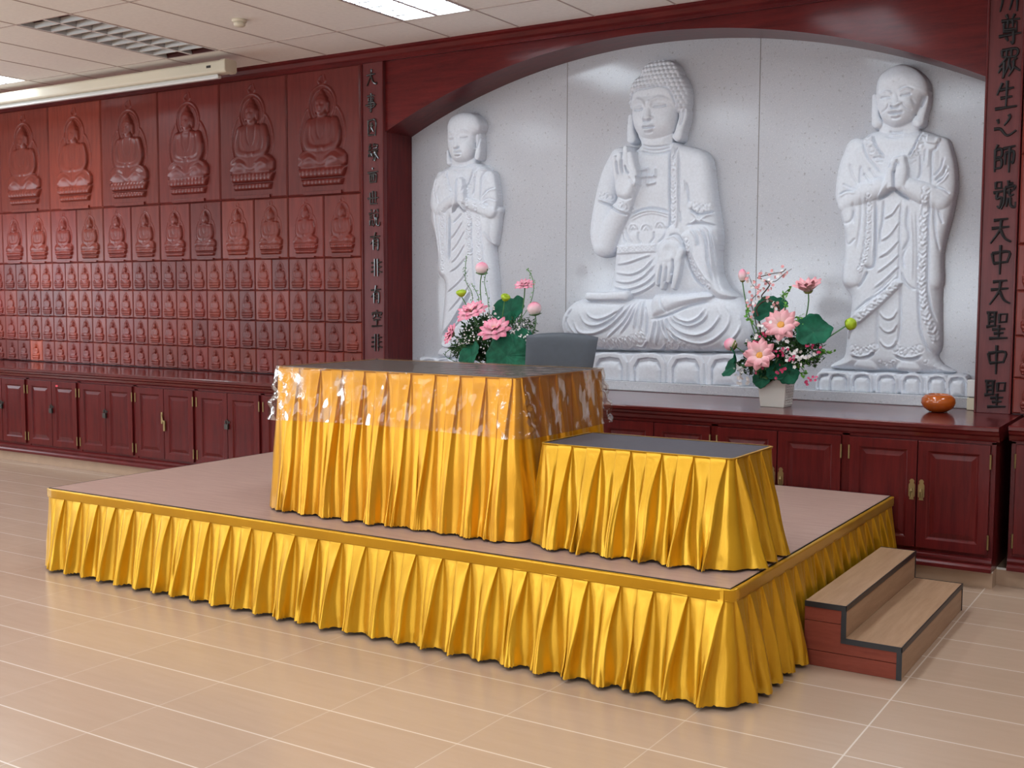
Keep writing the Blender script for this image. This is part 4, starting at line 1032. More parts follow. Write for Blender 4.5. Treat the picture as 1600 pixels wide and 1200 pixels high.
# ================================================================ calligraphy boards
GL = {'da': [[(15,38),(85,33)],[(52,6),(48,40),(14,94)],[(50,42),(68,76),(94,88),(98,78)]],
 'shi': [[(20,16),(80,15)],[(30,27),(30,42),(70,42),(70,27),(30,27)],[(25,54),(76,53),(76,76),(25,77)],[(6,66),(96,63)],[(50,2),(50,98),(38,90)]],
 'yin': [[(20,10),(20,92)],[(20,12),(82,10),(82,94)],[(20,88),(82,88)],[(34,38),(68,37)],[(50,22),(48,50),(32,74)],[(50,48),(68,72)]],
 'yuan': [[(30,5),(14,24),(32,26)],[(34,22),(10,46),(38,44)],[(25,46),(25,76)],[(12,58),(8,74)],[(36,56),(40,70)],[(60,3),(54,20)],[(52,13),(86,13),(80,27),(50,29)],[(45,41),(94,38)],[(70,40),(55,55),(45,60)],[(62,50),(73,70),(66,96),(56,88)],[(66,60),(48,76)],[(70,72),(46,94)],[(88,46),(74,58)],[(72,58),(97,86)]],
 'chu': [[(50,2),(50,13)],[(6,29),(94,24)],[(26,37),(26,82)],[(26,40),(78,38),(77,84)],[(45,42),(42,72)],[(60,42),(60,72)],[(26,80),(77,79)]],
 'shi4': [[(3,54),(97,50)],[(25,22),(25,82)],[(48,14),(48,82)],[(72,17),(72,74)],[(25,82),(84,82)]],
 'shuo': [[(22,3),(30,14)],[(6,25),(43,22)],[(14,38),(36,36)],[(14,50),(36,48)],[(14,62),(14,88),(36,86),(36,62),(14,62)],[(56,5),(50,20)],[(78,3),(87,18)],[(54,28),(54,48),(84,48),(84,28),(54,28)],[(62,50),(58,74),(40,94)],[(74,50),(74,86),(95,88),(98,70)]],
 'you': [[(10,27),(92,22)],[(54,1),(42,35),(8,66)],[(36,42),(35,98)],[(36,42),(75,40),(75,96),(63,89)],[(38,58),(73,57)],[(38,73),(73,72)]],
 'fei': [[(38,3),(35,98)],[(62,3),(62,98)],[(8,25),(37,22)],[(8,49),(37,46)],[(5,74),(37,70)],[(64,23),(95,20)],[(64,47),(93,46)],[(64,72),(98,76)]],
 'kong': [[(50,1),(50,13)],[(13,17),(9,32)],[(13,19),(89,16),(82,31)],[(38,24),(34,38),(14,49)],[(60,24),(62,41),(86,43)],[(24,57),(78,55)],[(50,57),(50,88)],[(8,92),(94,88)]],
 'zhong4': [[(20,8),(20,30)],[(20,8),(82,6),(80,30),(20,30)],[(40,8),(40,30)],[(60,8),(60,30)],[(40,35),(8,62)],[(30,48),(30,94),(22,98)],[(20,66),(6,82)],[(52,36),(48,62),(32,92)],[(52,56),(61,76)],[(84,35),(62,51)],[(72,46),(70,70),(50,96)],[(72,64),(100,80)]],
 'sheng': [[(32,8),(10,48)],[(24,31),(82,26)],[(26,59),(76,55)],[(53,2),(50,91)],[(4,94),(98,88)]],
 'zhi': [[(16,20),(21,34)],[(64,6),(68,18),(44,42)],[(2,52),(30,53),(60,76),(98,60)]],
 'shi1': [[(22,4),(12,20)],[(12,20),(11,96)],[(12,22),(38,20),(38,44),(12,46)],[(12,56),(38,54),(38,80),(12,84)],[(46,19),(98,11)],[(56,34),(56,73)],[(56,34),(91,30),(89,68),(80,62)],[(74,16),(73,100)]],
 'hao': [[(12,5),(12,26),(36,26),(36,5),(12,5)],[(3,41),(45,36)],[(20,41),(18,61),(38,58),(32,92),(19,86)],[(66,1),(66,22)],[(66,12),(87,10)],[(52,25),(93,20),(88,35)],[(52,25),(50,72),(37,98)],[(60,40),(85,36)],[(72,30),(74,51),(91,48)],[(66,60),(60,90)],[(76,58),(80,86),(99,90),(99,74)]],
 'tian': [[(20,18),(82,13)],[(12,45),(88,40)],[(53,18),(46,52),(8,96)],[(50,50),(70,79),(98,92)]],
 'zhong': [[(14,28),(22,64)],[(14,28),(88,23),(80,60)],[(22,62),(80,57)],[(50,0),(50,100)]],
 'sheng4': [[(4,8),(50,5)],[(14,8),(14,54)],[(40,7),(40,56)],[(14,22),(40,22)],[(14,37),(40,37)],[(4,56),(46,51)],[(60,12),(60,40),(90,38),(93,11),(60,12)],[(30,65),(86,62)],[(58,49),(58,94)],[(38,79),(80,76)],[(18,96),(98,93)]],
 'suo': [[(40,3),(11,14)],[(14,24),(14,62),(5,96)],[(14,28),(44,26),(44,50),(14,54)],[(88,4),(58,18)],[(58,18),(56,62),(45,94)],[(58,42),(98,39)],[(78,42),(78,100)]],
 'zun': [[(32,1),(40,14)],[(68,1),(58,16)],[(12,21),(92,18)],[(24,29),(24,58),(78,58),(78,28),(24,29)],[(42,20),(40,44)],[(60,20),(62,44)],[(26,50),(76,50)],[(3,71),(98,65)],[(66,60),(66,98),(53,90)],[(34,76),(43,88)]]}
def board(x0, x1, label, chars, mat, hgt, wid, yb=YW-.026):
    t = thing('calligraphy_board', label, 'calligraphy board', ((x0+x1)/2, YW+.014, ZK))
    w = (x1-x0)/2; ox, oy, oz = t.location
    MB().box(-w, w, yb-oy, -.0005, .0005, 3.496-ZK).build('board', BOARD, t, bevel=.002)
    for s in (-1, 1):
        MB().box(min(s*w, s*(w-.012)), max(s*w, s*(w-.012)), yb-oy-.010, yb-oy-.0005, .001, 3.496-ZK).build('edge_strip', WOOD, t, bevel=.003)
    for g, px, py in chars:
        c = at(px, py, yb); m = MB(); r2 = random.Random(hash((px, py)) & 255)
        for st in GL[g]:
            q = catmull(np.array(st, float), 4) if len(st) > 2 and st[0] != st[-1] else np.array(st, float)
            if len(q) == 2: q = np.array([q[0], q[0]*.67+q[1]*.33, q[0]*.33+q[1]*.67, q[1]])
            n = len(q); k0 = len(m.v)
            rr = [  .0085*hgt/.16*(1.05-.5*abs(i/(n-1)-.12)+(.15 if i in (0,) else 0)) for i in range(n)]
            m.tube([((a-50)/100*wid, 0, (50-b)/100*hgt) for a, b in q], rr, 6)
            for i in range(k0, len(m.v)):
                v = m.v[i]; m.v[i] = (v[0], v[1]*1.0-.006, v[2])
        m.build('character', mat, t, loc=(c.x-ox, yb-oy, c.z-oz))
    return t
LCH = [('da', 580.5, 121), ('shi', 580.5, 160), ('yin', 581.5, 200), ('yuan', 584, 238), ('chu', 583.5, 276), ('shi4', 584, 309), ('shuo', 585.5, 341), ('you', 587, 377), ('fei', 589, 418), ('you', 588, 460), ('kong', 589.5, 498), ('fei', 589.5, 535), ('kong', 590, 574)]
RCH = [('suo', 1580, -5), ('zun', 1578.5, 46), ('zhong4', 1576.5, 98), ('sheng', 1572.5, 149), ('zhi', 1571, 200), ('shi1', 1569, 247), ('hao', 1569.5, 305), ('tian', 1563.5, 359), ('zhong', 1563, 406), ('tian', 1562, 455), ('sheng4', 1558, 508), ('zhong', 1557, 562), ('sheng4', 1555, 615)]
board(-6.118, NX0, 'tall red board with black chinese characters left of the arched niche', LCH, GLOSSBLK, .150, .120)
board(NX1, -1.092, 'tall purplish red board with black chinese characters at the right of the niche', RCH, MATTBLK, .175, .128)

# ================================================================ stage, tables and skirts
SX0, SX1, SY0, SY1, SZ = -5.795, -1.594, 4.116, 6.565, .4755
t = thing('stage_platform', 'low wooden stage with laminate deck carrying both skirted tables', 'stage', ((SX0+SX1)/2, (SY0+SY1)/2, 0))
ox, oy, _ = t.location
MB().box(SX0-ox, SX1-ox, SY0-oy, SY1-oy, SZ-.024, SZ).build('deck', DECK, t)
e = .004
tr = MB().box(SX0-ox-e, SX1-ox+e, SY0-oy-e, SY0-oy, SZ-.03, SZ+.0008).box(SX0-ox-e, SX1-ox+e, SY1-oy, SY1-oy+e, SZ-.03, SZ+.0008)
tr.box(SX0-ox-e, SX0-ox, SY0-oy, SY1-oy, SZ-.03, SZ+.0008).box(SX1-ox, SX1-ox+e, SY0-oy, SY1-oy, SZ-.03, SZ+.0008)
tr.build('edge_trim', BLACK, t)
fr = MB()
for x in np.linspace(SX0+.05, SX1-.05, 5):
    for y in (SY0+.05, (SY0+SY1)/2, SY1-.05): fr.box(x-ox-.03, x-ox+.03, y-oy-.03, y-oy+.03, 0, SZ-.024)
fr.build('frame', DKMET, t)

class Path:
    """open run of straight sides with rounded corners; pos(s, o): o = distance out"""
    def __init__(s, pts, r=.02):
        s.p = [np.array(q, float) for q in pts]; s.r = r; s.seg = []
        L = 0
        n = len(s.p)-1; arc = r*PI/2
        for i in range(n):
            a, b = s.p[i], s.p[i+1]; d = (b-a)/np.linalg.norm(b-a); a2 = a+d*(r if i > 0 else 0); b2 = b-d*(r if i < n-1 else 0)
            ln = np.linalg.norm(b2-a2); nr = np.array([d[1], -d[0]])
            s.seg.append(('l', L, L+ln, a2, d, nr)); L += ln
            if i < n-1:
                c = s.p[i+2]; d2 = (c-b)/np.linalg.norm(c-b); n2 = np.array([d2[1], -d2[0]])
                s.seg.append(('a', L, L+arc, b2-nr*r, nr, n2)); L += arc
        s.len = L
        s.sides = [(q[1], q[2]) for q in s.seg if q[0] == 'l']
    def pos(s, u, o):
        for q in s.seg:
            if u <= q[2] or q is s.seg[-1]:
                if q[0] == 'l': return q[3]+q[4]*(u-q[1])+q[5]*o
                f = (u-q[1])/(q[2]-q[1])*PI/2; nr = q[4]*math.cos(f)+q[5]*math.sin(f)
                return q[3]+nr*(s.r+o)
        return None

KT = [(.02, 0), (-.015, 3), (-.01, 6), (.02, 7), (.12, 7), (.30, 7), (.455, 7.5), (.475, 6), (.48, 1), (.485, 0), (.50, 1), (.56, 2), (.70, 2), (.85, 1.5), (.97, 1)]
KB = [(.02, 2), (-.02, 12), (-.035, 30), (-.01, 44), (.05, 53), (.11, 57), (.165, 58), (.225, 48), (.27, 28), (.37, 2), (.55, -2), (.72, 16), (.84, 36), (.92, 34), (.97, 20)]
def skirt(name, path, pleats, mirror, ztop, zbot, mat, parent, seed, flare=.02, deep=1.0, hd=.0, rows_n=30, open_t=.8, wild=0.0):
    r = random.Random(seed); cols = []
    for (a, b), n, mir in zip(path.sides, pleats, mirror):
        L = b-a; p = L/n; seq = []
        for i in range(-1, n):
            dj = r.uniform(-.04, .04); kd = r.uniform(.8, 1.2)*deep; ph = r.uniform(0, 6); wl = r.uniform(.3, 1)
            for k, ((st, ot), (sb, ob)) in enumerate(zip(KT, KB)):
                s0 = (i+.5+st)*p
                if s0 < -.001 or s0 > L+.001: continue
                seq.append((s0, ot/1000, (i+.5+sb+(dj if 1 < k < 9 else 0))*p, ob*kd*r.uniform(.9, 1.1)/1000, ph+k*.5, wl, p))
        if mir: seq = [(L-x[0], x[1], L-x[2], *x[3:]) for x in reversed(seq)]
        cols += [(a+x[0], x[1], a+x[2], *x[3:]) for x in seq]
    A = catmull(np.array(cols), 3)
    nc = len(A); T = np.linspace(0, 1, rows_n)
    V = np.zeros((rows_n, nc, 3))
    hem = np.array([r.uniform(-1, 1) for _ in range(nc)])
    for j, tt in enumerate(T):
        u = max(0, (tt-hd)/(1-hd)); es = 1-(1-min(1, u/open_t))**1.7; eo = u**.7
        for c in range(nc):
            st, ot, sb, ob, ph, wl, p = A[c]
            s_ = st+(sb-st)*es; o_ = ot+(ob-ot)*eo+flare*u**1.2
            s_ += .010*wl*math.sin(ph+u*5)*u*(1+wild); o_ += .005*wl*math.sin(ph*1.7+u*7)*u*(1+wild)
            if wild: o_ += wild*.010*math.sin(ph*.9+u*10)*u
            if u > .9: o_ += .0025*hem[c]
            q = path.pos(s_, .006+o_)
            V[j, c] = (q[0], q[1], ztop-(ztop-zbot)*tt+(.004*hem[c] if j == rows_n-1 else 0))
    V -= np.array(parent.location)[None, None]
    return grid_mesh(name, V, mat, parent)
def band(name, path, ztop, h, out, mat, parent, n=160, gather=.0015, seed=1):
    r = random.Random(seed); pr = [(0, .0), (.0, out), (h*.12, out+.002), (h*.2, out), (h*.8, out+.001), (h*.88, out-.002), (h, out), (h, out-.003)]
    V = np.zeros((len(pr), n+1, 3)); ow = np.array(parent.location)
    for c in range(n+1):
        u = path.len*c/n; g = r.uniform(-1, 1)*gather
        for j, (z, o) in enumerate(pr):
            q = path.pos(u, o+(g if o > .001 else 0)); V[j, c] = (q[0], q[1], ztop-z+.5*g)
    V -= ow[None, None]
    return grid_mesh(name, V, mat, parent, smooth=False)

sp = Path([(SX0-.006, SY1), (SX0-.006, SY0-.006), (SX1+.006, SY0-.006), (SX1+.006, SY1)])
t = thing('stage_skirt', 'long pleated yellow satin skirt around the stage edge', 'skirt', ((SX0+SX1)/2, SY0, 0))
skirt('pleated_cloth', sp, [16, 28, 17], [False, False, True], SZ-.006, .018, SATIN, t, 3, flare=.036, hd=.10)
band('stitched_band', sp, SZ-.003, .050, .016, SATIN, t)

def table(x0, x1, y0, y1, ztop, tlab, slab, pl, seed, mat, deep, wild):
    t = thing('folding_table', tlab, 'table', ((x0+x1)/2, (y0+y1)/2, SZ)); ox, oy, oz = t.location
    MB().box(x0-ox, x1-ox, y0-oy, y1-oy, ztop-.028-oz, ztop-oz).build('table_top', CHARC, t, bevel=.006)
    for sx in (-1, 1):
        for sy in (-1, 1):
            x = ((x1-x0)/2-.08)*sx; y = ((y1-y0)/2-.07)*sy
            MB().tube([(x, y, .002), (x, y, ztop-.028-oz)], .016, 10).build('leg', DKMET, t, True)
    p = Path([(x0-.003, y1+.003), (x0-.003, y0-.003), (x1+.003, y0-.003), (x1+.003, y1+.003), (x0-.003, y1+.003)], .018)
    s = thing('table_skirt', slab, 'skirt', ((x0+x1)/2, y0, SZ))
    skirt('pleated_cloth', p, pl, [False, False, True, False], ztop-.002, SZ+.012, mat, s, seed, flare=.055, deep=deep, hd=.03, rows_n=36, open_t=.95, wild=wild)
    band('top_hem', p, ztop+.0015, .009, .0105, mat, s, 120, .0006)
    return t, p
TX, TY, TZ = (-4.216, -2.737), (4.38, 5.195), 1.2299
table(*TX, *TY, TZ, 'large table with dark top under clear plastic on the stage', 'tall pleated golden satin skirt on the large table', [5, 10, 5, 10], 11, SATIN2, .75, .15)
MXX, MYY, MZ = (-2.607, -1.705), (4.395, 4.861), .9414
table(*MXX, *MYY, MZ, 'small low table with dark grey top at the front right of the stage', 'short pleated shiny yellow satin skirt on the small low table', [3, 6, 3, 6], 23, SATIN, 1.05, .3)

# clear vinyl over the large table
def vinyl():
    t = thing('plastic_cover', 'clear crinkled plastic sheet draped over the top of the large table', 'plastic cover', (sum(TX)/2, sum(TY)/2, TZ))
    r = random.Random(5); ow = np.array(t.location)
    p = Path([(TX[0]-.003, TY[1]+.003), (TX[0]-.003, TY[0]-.003), (TX[1]+.003, TY[0]-.003), (TX[1]+.003, TY[1]+.003), (TX[0]-.003, TY[1]+.003)], .018)
    n, m = 420, 22; V = np.zeros((m, n+1, 3)); hang = .275
    ph = [r.uniform(0, 6.28) for _ in range(12)]
    ends = [q for s_ in p.sides for q in s_]
    for c in range(n+1):
        u = p.len*c/n; cd_ = min(abs(u-e_) for e_ in ends[1:-1]); cor = math.exp(-(cd_/.07)**2)
        for j in range(m):
            f = j/(m-1)
            w = (.003*math.sin(u*21+ph[0]+f*3)+.0012*math.sin(u*47+ph[1]-f*5)+.0015*math.sin(u*9+f*11+ph[2])+.0004*math.sin(u*120+f*14+ph[3]))*min(1, f*4)
            w += cor*(.006*math.sin(f*22+u*55+ph[4])+.005*math.sin(f*15-u*80)+.003*math.sin(f*41+u*120))*min(1, f*3)
            q = p.pos(u, .017+.044*f**.9+.008*cor*f+w)
            V[j, c] = (q[0], q[1], TZ+.006-.004*(j == 0)*0-hang*f*(1+.03*math.sin(u*3))+w*.3)
    grid_mesh('hanging_side', V-ow[None, None], VINYL, t)
    nx, ny = 60, 30; V = np.zeros((ny, nx, 3))
    for j in range(ny):
        for i in range(nx):
            x = TX[0]-.02+(TX[1]-TX[0]+.04)*i/(nx-1); y = TY[0]-.02+(TY[1]-TY[0]+.04)*j/(ny-1)
            V[j, i] = (x, y, TZ+.0065+.0012*math.sin(x*17+y*9)+.001*math.sin(y*41-x*5)+.0006*math.sin(x*60))
    grid_mesh('top_sheet', V-ow[None, None], VINYL, t)
vinyl()

# ================================================================ wooden steps
PX0, PM, PX2, PY0, PY1, HS = -1.515, -1.333, -1.0975, 4.8026, 6.0795, .141
t = thing('wooden_steps', 'two wooden steps with black edge strips beside the stage', 'steps', ((PX0+PX2)/2, (PY0+PY1)/2, 0)); ox, oy, _ = t.location
def bxx(name, mat, x0, x1, y0, y1, z0, z1, bv=.001): return MB().box(x0-ox, x1-ox, y0-oy, y1-oy, z0, z1).build(name, mat, t, bevel=bv)
k = .004
bxx('tread', STEPW, PX0, PM-k, PY0+k, PY1-k, 2*HS-.018, 2*HS); bxx('tread', STEPW, PM-k, PX2-k, PY0+k, PY1-k, HS-.018, HS)
bxx('riser', STEPW, PM-.018, PM-k, PY0+k, PY1-k, HS, 2*HS-.018); bxx('riser', STEPW, PX2-.018, PX2-k, PY0+k, PY1-k, .001, HS-.018)
for ya, yb in ((PY0+k, PY0+.02), (PY1-.02, PY1-k)):
    m = MB()
    for a, b, q in ((.0015, .0685, PX2-.018), (.0715, HS-.018, PX2-.018), (HS-.018, .2-.0015, PM-.018), (.2015, 2*HS-.018, PM-.018)): m.box(PX0-ox, q-ox, ya-oy, yb-oy, a, b)
    m.build('side_panel', STEPS_SIDE, t)
T_ = .022
for nm, x0, x1, z0, z1 in (('edge_strip', PX0, PM, 2*HS-T_, 2*HS+.002), ('edge_strip', PM-T_, PM, HS, 2*HS-T_), ('edge_strip', PM-T_, PX2, HS-T_, HS+.002), ('edge_strip', PX2-T_, PX2, .001, HS-T_)):
    bxx(nm, BLACK, x0, x1, PY0, PY0+k, z0, z1, 0); bxx(nm, BLACK, x0, x1, PY1-k, PY1, z0, z1, 0)
bxx('nosing', BLACK, PM-k, PM+.001, PY0, PY1, 2*HS-T_, 2*HS+.003); bxx('nosing', BLACK, PX2-k, PX2+.001, PY0, PY1, HS-T_, HS+.003)

# ================================================================ chair behind the large table
t = thing('office_chair', 'grey padded chair standing behind the large skirted table', 'chair', (-3.44, 5.80, SZ+.002))
def padded(name, w0, w1, z0, z1, y0, y1, th, arch, mat):
    nu, nv = 16, 14; V = np.zeros((nv*2, nu, 3))
    for j in range(nv):
        f = j/(nv-1); w = w0+(w1-w0)*f; y = y0+(y1-y0)*f
        for i in range(nu):
            g = i/(nu-1)*2-1; ed = (1-abs(g)**6)*(1-abs(2*f-1)**6); z = z0+(z1-z0)*f+arch*(1-g*g)*f
            V[j, i] = (g*w/2, y-th*.5*ed**.5+.02*g*g*-1, z); V[2*nv-1-j, i] = (g*w/2, y+th*.5*ed**.5-.02*g*g, z)
    V = np.concatenate([V, V[:1]], 0)
    return grid_mesh(name, V, mat, t)
padded('backrest', .455, .505, .57, .882, .17, .235, .055, .022, GREYV)
m = MB().box(-.24, .24, -.24, .20, .42, .485); m.build('seat', GREYV, t, bevel=.025, seg=3)
MB().tube([(0, .13, .43), (0, .215, .47), (0, .225, .62)], .018, 8).build('back_support', DKMET, t, True)
MB().tube([(0, 0, .10), (0, 0, .42)], .026, 10).build('column', DKMET, t, True)
for k in range(5):
    a = 2*PI*k/5; MB().tube([(0, 0, .11), (.26*math.cos(a), .26*math.sin(a), .065)], [.024, .014], 8).build('leg', DKMET, t, True)
    MB().lathe([(.004, 0), (.024, .012), (.024, .04), (.004, .052)], (.26*math.cos(a), .26*math.sin(a), 0), 12).build('caster', BLACK, t, True)
# ================================================================ small things on the worktop
bw = thing('incense_bowl', 'round orange glazed bowl on the worktop near the right board', 'bowl', (-1.49, 7.26, ZK))
MB().lathe([(.03, 0), (.055, .004), (.088, .028), (.102, .058), (.098, .085), (.080, .104), (.066, .110), (.060, .108), (.060, .098), (.05, .05), (.002, .03)], n=36).build('bowl', ORANGE, bw, True)
MB().lathe([(.059, .094), (.04, .097), (.002, .098)], n=24).build('ash', plain('grey_ash', (.12, .10, .09), .9), bw, True)
sw = thing('socket_box', 'narrow white and cream socket box on the worktop beside the right board', 'socket', (-1.335, 7.50, ZK))
MB().box(-.03, .03, -.025, .025, .001, .078).build('lower_box', IVORYP, sw, bevel=.004)
MB().box(-.03, .03, -.025, .025, .084, .19).build('upper_box', WHITEP, sw, bevel=.004)
MB().box(-.02, .02, -.018, .018, .0775, .0845).build('joint', BLACK, sw)

# ================================================================ flowers
def rot_to(d):
    return Vector(d).normalized().to_track_quat('Z', 'Y')
def petal_mesh(L, W, cup, curl, name):
    nu, nv = 7, 9; V = np.zeros((nv, nu, 3))
    for j in range(nv):
        f = j/(nv-1); w = W*math.sin(PI*min(1, f*.93+.07)**.8)**.85*(.28+.72*f**.35) if f < 1 else .0005
        for i in range(nu):
            g = i/(nu-1)*2-1
            V[j, i] = (g*w/2, -cup*(1-g*g)*L*.5*math.sin(f*PI*.8)+curl*L*f*f, L*f)
    me = bpy.data.meshes.new(name)
    idx = np.arange(nu*nv).reshape(nv, nu); F = np.stack([idx[:-1, :-1], idx[:-1, 1:], idx[1:, 1:], idx[1:, :-1]], -1).reshape(-1, 4)
    np_mesh(me, V.reshape(-1, 3), F); me.polygons.foreach_set('use_smooth', [True]*len(me.polygons)); return me
def bez(a, b, bend, n=8):
    a, b, bend = Vector(a), Vector(b), Vector(bend)
    return [a*(1-t)**2+bend*2*t*(1-t)+b*t*t for t in [i/n for i in range(n+1)]]
def lotus(px, py, Y, R, face, label, mat, root, openness=1.0, rings_=((8, 1.35, 1), (8, .95, .9), (6, .5, .72)), core=True, bend=None, group=None):
    root = spread(root)
    p = at(px, py, Y); t = thing('lotus_flower', label, 'flower', p, group); q = rot_to(face)
    me = petal_mesh(R, R*.74, .35, .10, 'petal'); me.materials.append(mat)
    for ri, (n, tilt, sc) in enumerate(rings_):
        for k in range(n):
            a = 2*PI*(k+.5*(ri % 2))/n+rnd.uniform(-.1, .1)
            o = bpy.data.objects.new('petal', me); COL.objects.link(o); o.parent = t
            th = tilt*openness+rnd.uniform(-.08, .08)
            M3 = q.to_matrix().to_4x4() @ Matrix.Rotation(a, 4, 'Z') @ Matrix.Translation((0, R*.06, 0)) @ Matrix.Rotation(-th, 4, 'X') @ Matrix.Diagonal((sc, sc, sc*rnd.uniform(.93, 1.05), 1))
            o.matrix_local = M3
    if core:
        m = MB().lathe([(R*.10, -R*.02), (R*.17, R*.12), (R*.20, R*.20), (R*.15, R*.235), (.001, R*.24)], n=14); o = m.build('seed_head', CORE, t, True); o.rotation_mode = 'QUATERNION'; o.rotation_quaternion = q
        m = MB()
        for k in range(26):
            a = 2*PI*k/26; m.tube([(R*.15*math.cos(a), R*.15*math.sin(a), .05*R), (R*.30*math.cos(a), R*.30*math.sin(a), R*.2)], .0016, 4)
        o = m.build('stamens', CORE, t, True); o.rotation_mode = 'QUATERNION'; o.rotation_quaternion = q
    m = MB().lathe([(.004, -R*.12), (R*.2, -R*.08), (R*.3, R*.05), (R*.26, R*.05)], n=10, cap=False); o = m.build('sepals', SEPAL, t, True); o.rotation_mode = 'QUATERNION'; o.rotation_quaternion = q
    d = Vector(face).normalized()
    mid = (root+p)/2 if bend is None else Vector(bend)
    path = [x-p for x in bez(root, p-d*R*.08, mid)]
    MB().tube(path, .0045, 6).build('stem', STEM, t, True)
    return t
def bud(px, py, Y, r, h, face, label, mat, root, cap=SEPAL, bend=None, name='lotus_bud', pod=False, capk=.3):
    root = spread(root)
    p = at(px, py, Y); t = thing(name, label, 'flower bud' if not pod else 'seed pod', p); q = rot_to(face)
    def put(m, nm, mt):
        o = m.build(nm, mt, t, True); o.rotation_mode = 'QUATERNION'; o.rotation_quaternion = q
    if pod:
        put(MB().lathe([(.004, -h*.5), (r*.5, -h*.35), (r*.92, h*.05), (r, h*.3), (r*.85, h*.46), (.001, h*.5)], n=18), 'pod', mat)
        m = MB()
        for k in range(7):
            a = 2*PI*k/7; m.lathe([(.001, h*.46), (r*.14, h*.47), (r*.1, h*.56), (.001, h*.58)], (r*.5*math.cos(a)*(k > 0), r*.5*math.sin(a)*(k > 0), 0), 7)
        put(m, 'seeds', LIME)
    else:
        m = MB(); n = 24
        prof = [(.3, -.5), (.72, -.38), (.97, -.12), (1, .08), (.82, .28), (.48, .43), (.05, .5)]
        base = len(m.v)
        for a_, z in prof:
            for k in range(n):
                a = 2*PI*k/n; f = 1+.06*abs(math.sin(a*2.5+z*1.5)); m.v.append((a_*r*f*math.cos(a), a_*r*f*math.sin(a), z*h))
        for i in range(len(prof)-1):
            for k in range(n):
                a0 = i*n+k; a1 = i*n+(k+1) % n; m.f.append((a0, a1, a1+n, a0+n))
        put(m, 'petals', mat)
        put(MB().lathe([(.004, -h*.56), (r*.55, -h*.5), (r*1.02, -h*.5+h*capk), (r*.95, -h*.5+h*capk)], n=12, cap=False), 'sepals', cap)
    d = Vector(face).normalized(); mid = (root+p)/2 if bend is None else Vector(bend)
    MB().tube([x-p for x in bez(root, p-d*h*.5, mid)], .004, 6).build('stem', STEM, t, True)
    return t
def lotus_leaf(px, py, Y, R, face, label, root, fold=.25, seed=0, droop=0.0):
    root = spread(root)
    p = at(px, py, Y); t = thing('lotus_leaf', label, 'leaf', p); q = rot_to(face); r = random.Random(seed)
    nr, na = 9, 48; V = np.zeros((nr, na+1, 3))
    for j in range(nr):
        f = (j+.02)/(nr-1+.02)
        for k in range(na+1):
            a = 2*PI*k/na; rr = R*f*(1+.05*math.sin(a*5+seed)+.03*math.sin(a*11))
            z = .10*R*f*f*math.sin(a*4+seed)+fold*R*f*f*abs(math.cos(a+seed))*.9+.022*R*f*math.cos(a*14)-droop*R*f*f*max(0, math.cos(a-1.2))
            V[j, k] = (rr*math.cos(a), rr*math.sin(a), z)
    o = grid_mesh('blade', V, LEAF, t); o.rotation_mode = 'QUATERNION'; o.rotation_quaternion = q
    so = o.modifiers.new('thick', 'SOLIDIFY'); so.thickness = .0015
    MB().tube([x-p for x in bez(root, p, (root+p)/2+Vector((0, 0, .02)))], .0045, 6).build('stem', STEM, t, True)
    return t
def leaflets(m, pts, L, W, r, up=.3):
    for p in pts:
        d = Vector((r.gauss(0, 1), r.gauss(0, 1)-.2, r.gauss(0, .7)+up)).normalized(); s_ = d.orthogonal().normalized(); s_.rotate(Quaternion(d, r.uniform(0, 6.28))); n = d.cross(s_)
        l = L*r.uniform(.6, 1.25); w = W*r.uniform(.7, 1.2); p = Vector(p)
        a = p; b = p+d*l*.5+s_*w/2+n*l*.06; c = p+d*l-n*l*.1; e = p+d*l*.5-s_*w/2+n*l*.06; k = p+d*l*.5
        m.add([a, b, c, e, k], [(0, 1, 4), (1, 2, 4), (2, 3, 4), (3, 0, 4)])
def clump(c, rx, ry, rz, n, r):
    out = []
    for _ in range(n):
        v = Vector((r.gauss(0, 1), r.gauss(0, 1), r.gauss(0, 1))).normalized()*r.uniform(.45, 1)**.6
        out.append(Vector(c)+Vector((v.x*rx, v.y*ry, v.z*rz)))
    return out
def stuff(name, m, mat, label, cat):
    o = m.build(name, mat); tag(o, label, cat); o['kind'] = 'stuff'; return o
def blossoms(m, pts, R, r):
    for p in pts:
        q = rot_to((r.gauss(0, .6), -1, r.gauss(.3, .6)))
        for k in range(5):
            a = 2*PI*k/5; d = q @ Vector((math.cos(a), math.sin(a), .25)); s_ = q @ Vector((-math.sin(a), math.cos(a), 0)); p = Vector(p)
            m.add([p, p+d*R*.6+s_*R*.4, p+d*R, p+d*R*.6-s_*R*.4], [(0, 1, 2, 3)])
def sprig(pxs, Y, label, root, lf=.012, mat=BRIGHTG, seed=0, name='vine_sprig'):
    P = [at(x, y, Y) for x, y in pxs]; p0 = spread(root); r = random.Random(seed)
    t = thing(name, label, 'sprig', p0)
    Q = [Vector(v) for v in catmull(np.array([list(p0)]+[list(v) for v in P]), 5)]
    MB().tube([v-p0 for v in Q], .0026, 5).build('stem', STEM, t, True)
    m = MB(); pts = []
    for v in Q[int(len(Q)*.25):]:
        for _ in range(2): pts.append(v-p0+Vector((r.uniform(-.01, .01), r.uniform(-.01, .01), r.uniform(-.012, .012))))
    leaflets(m, pts, lf*1.5, lf, r, .2); m.build('leaves', mat, t)
    return t
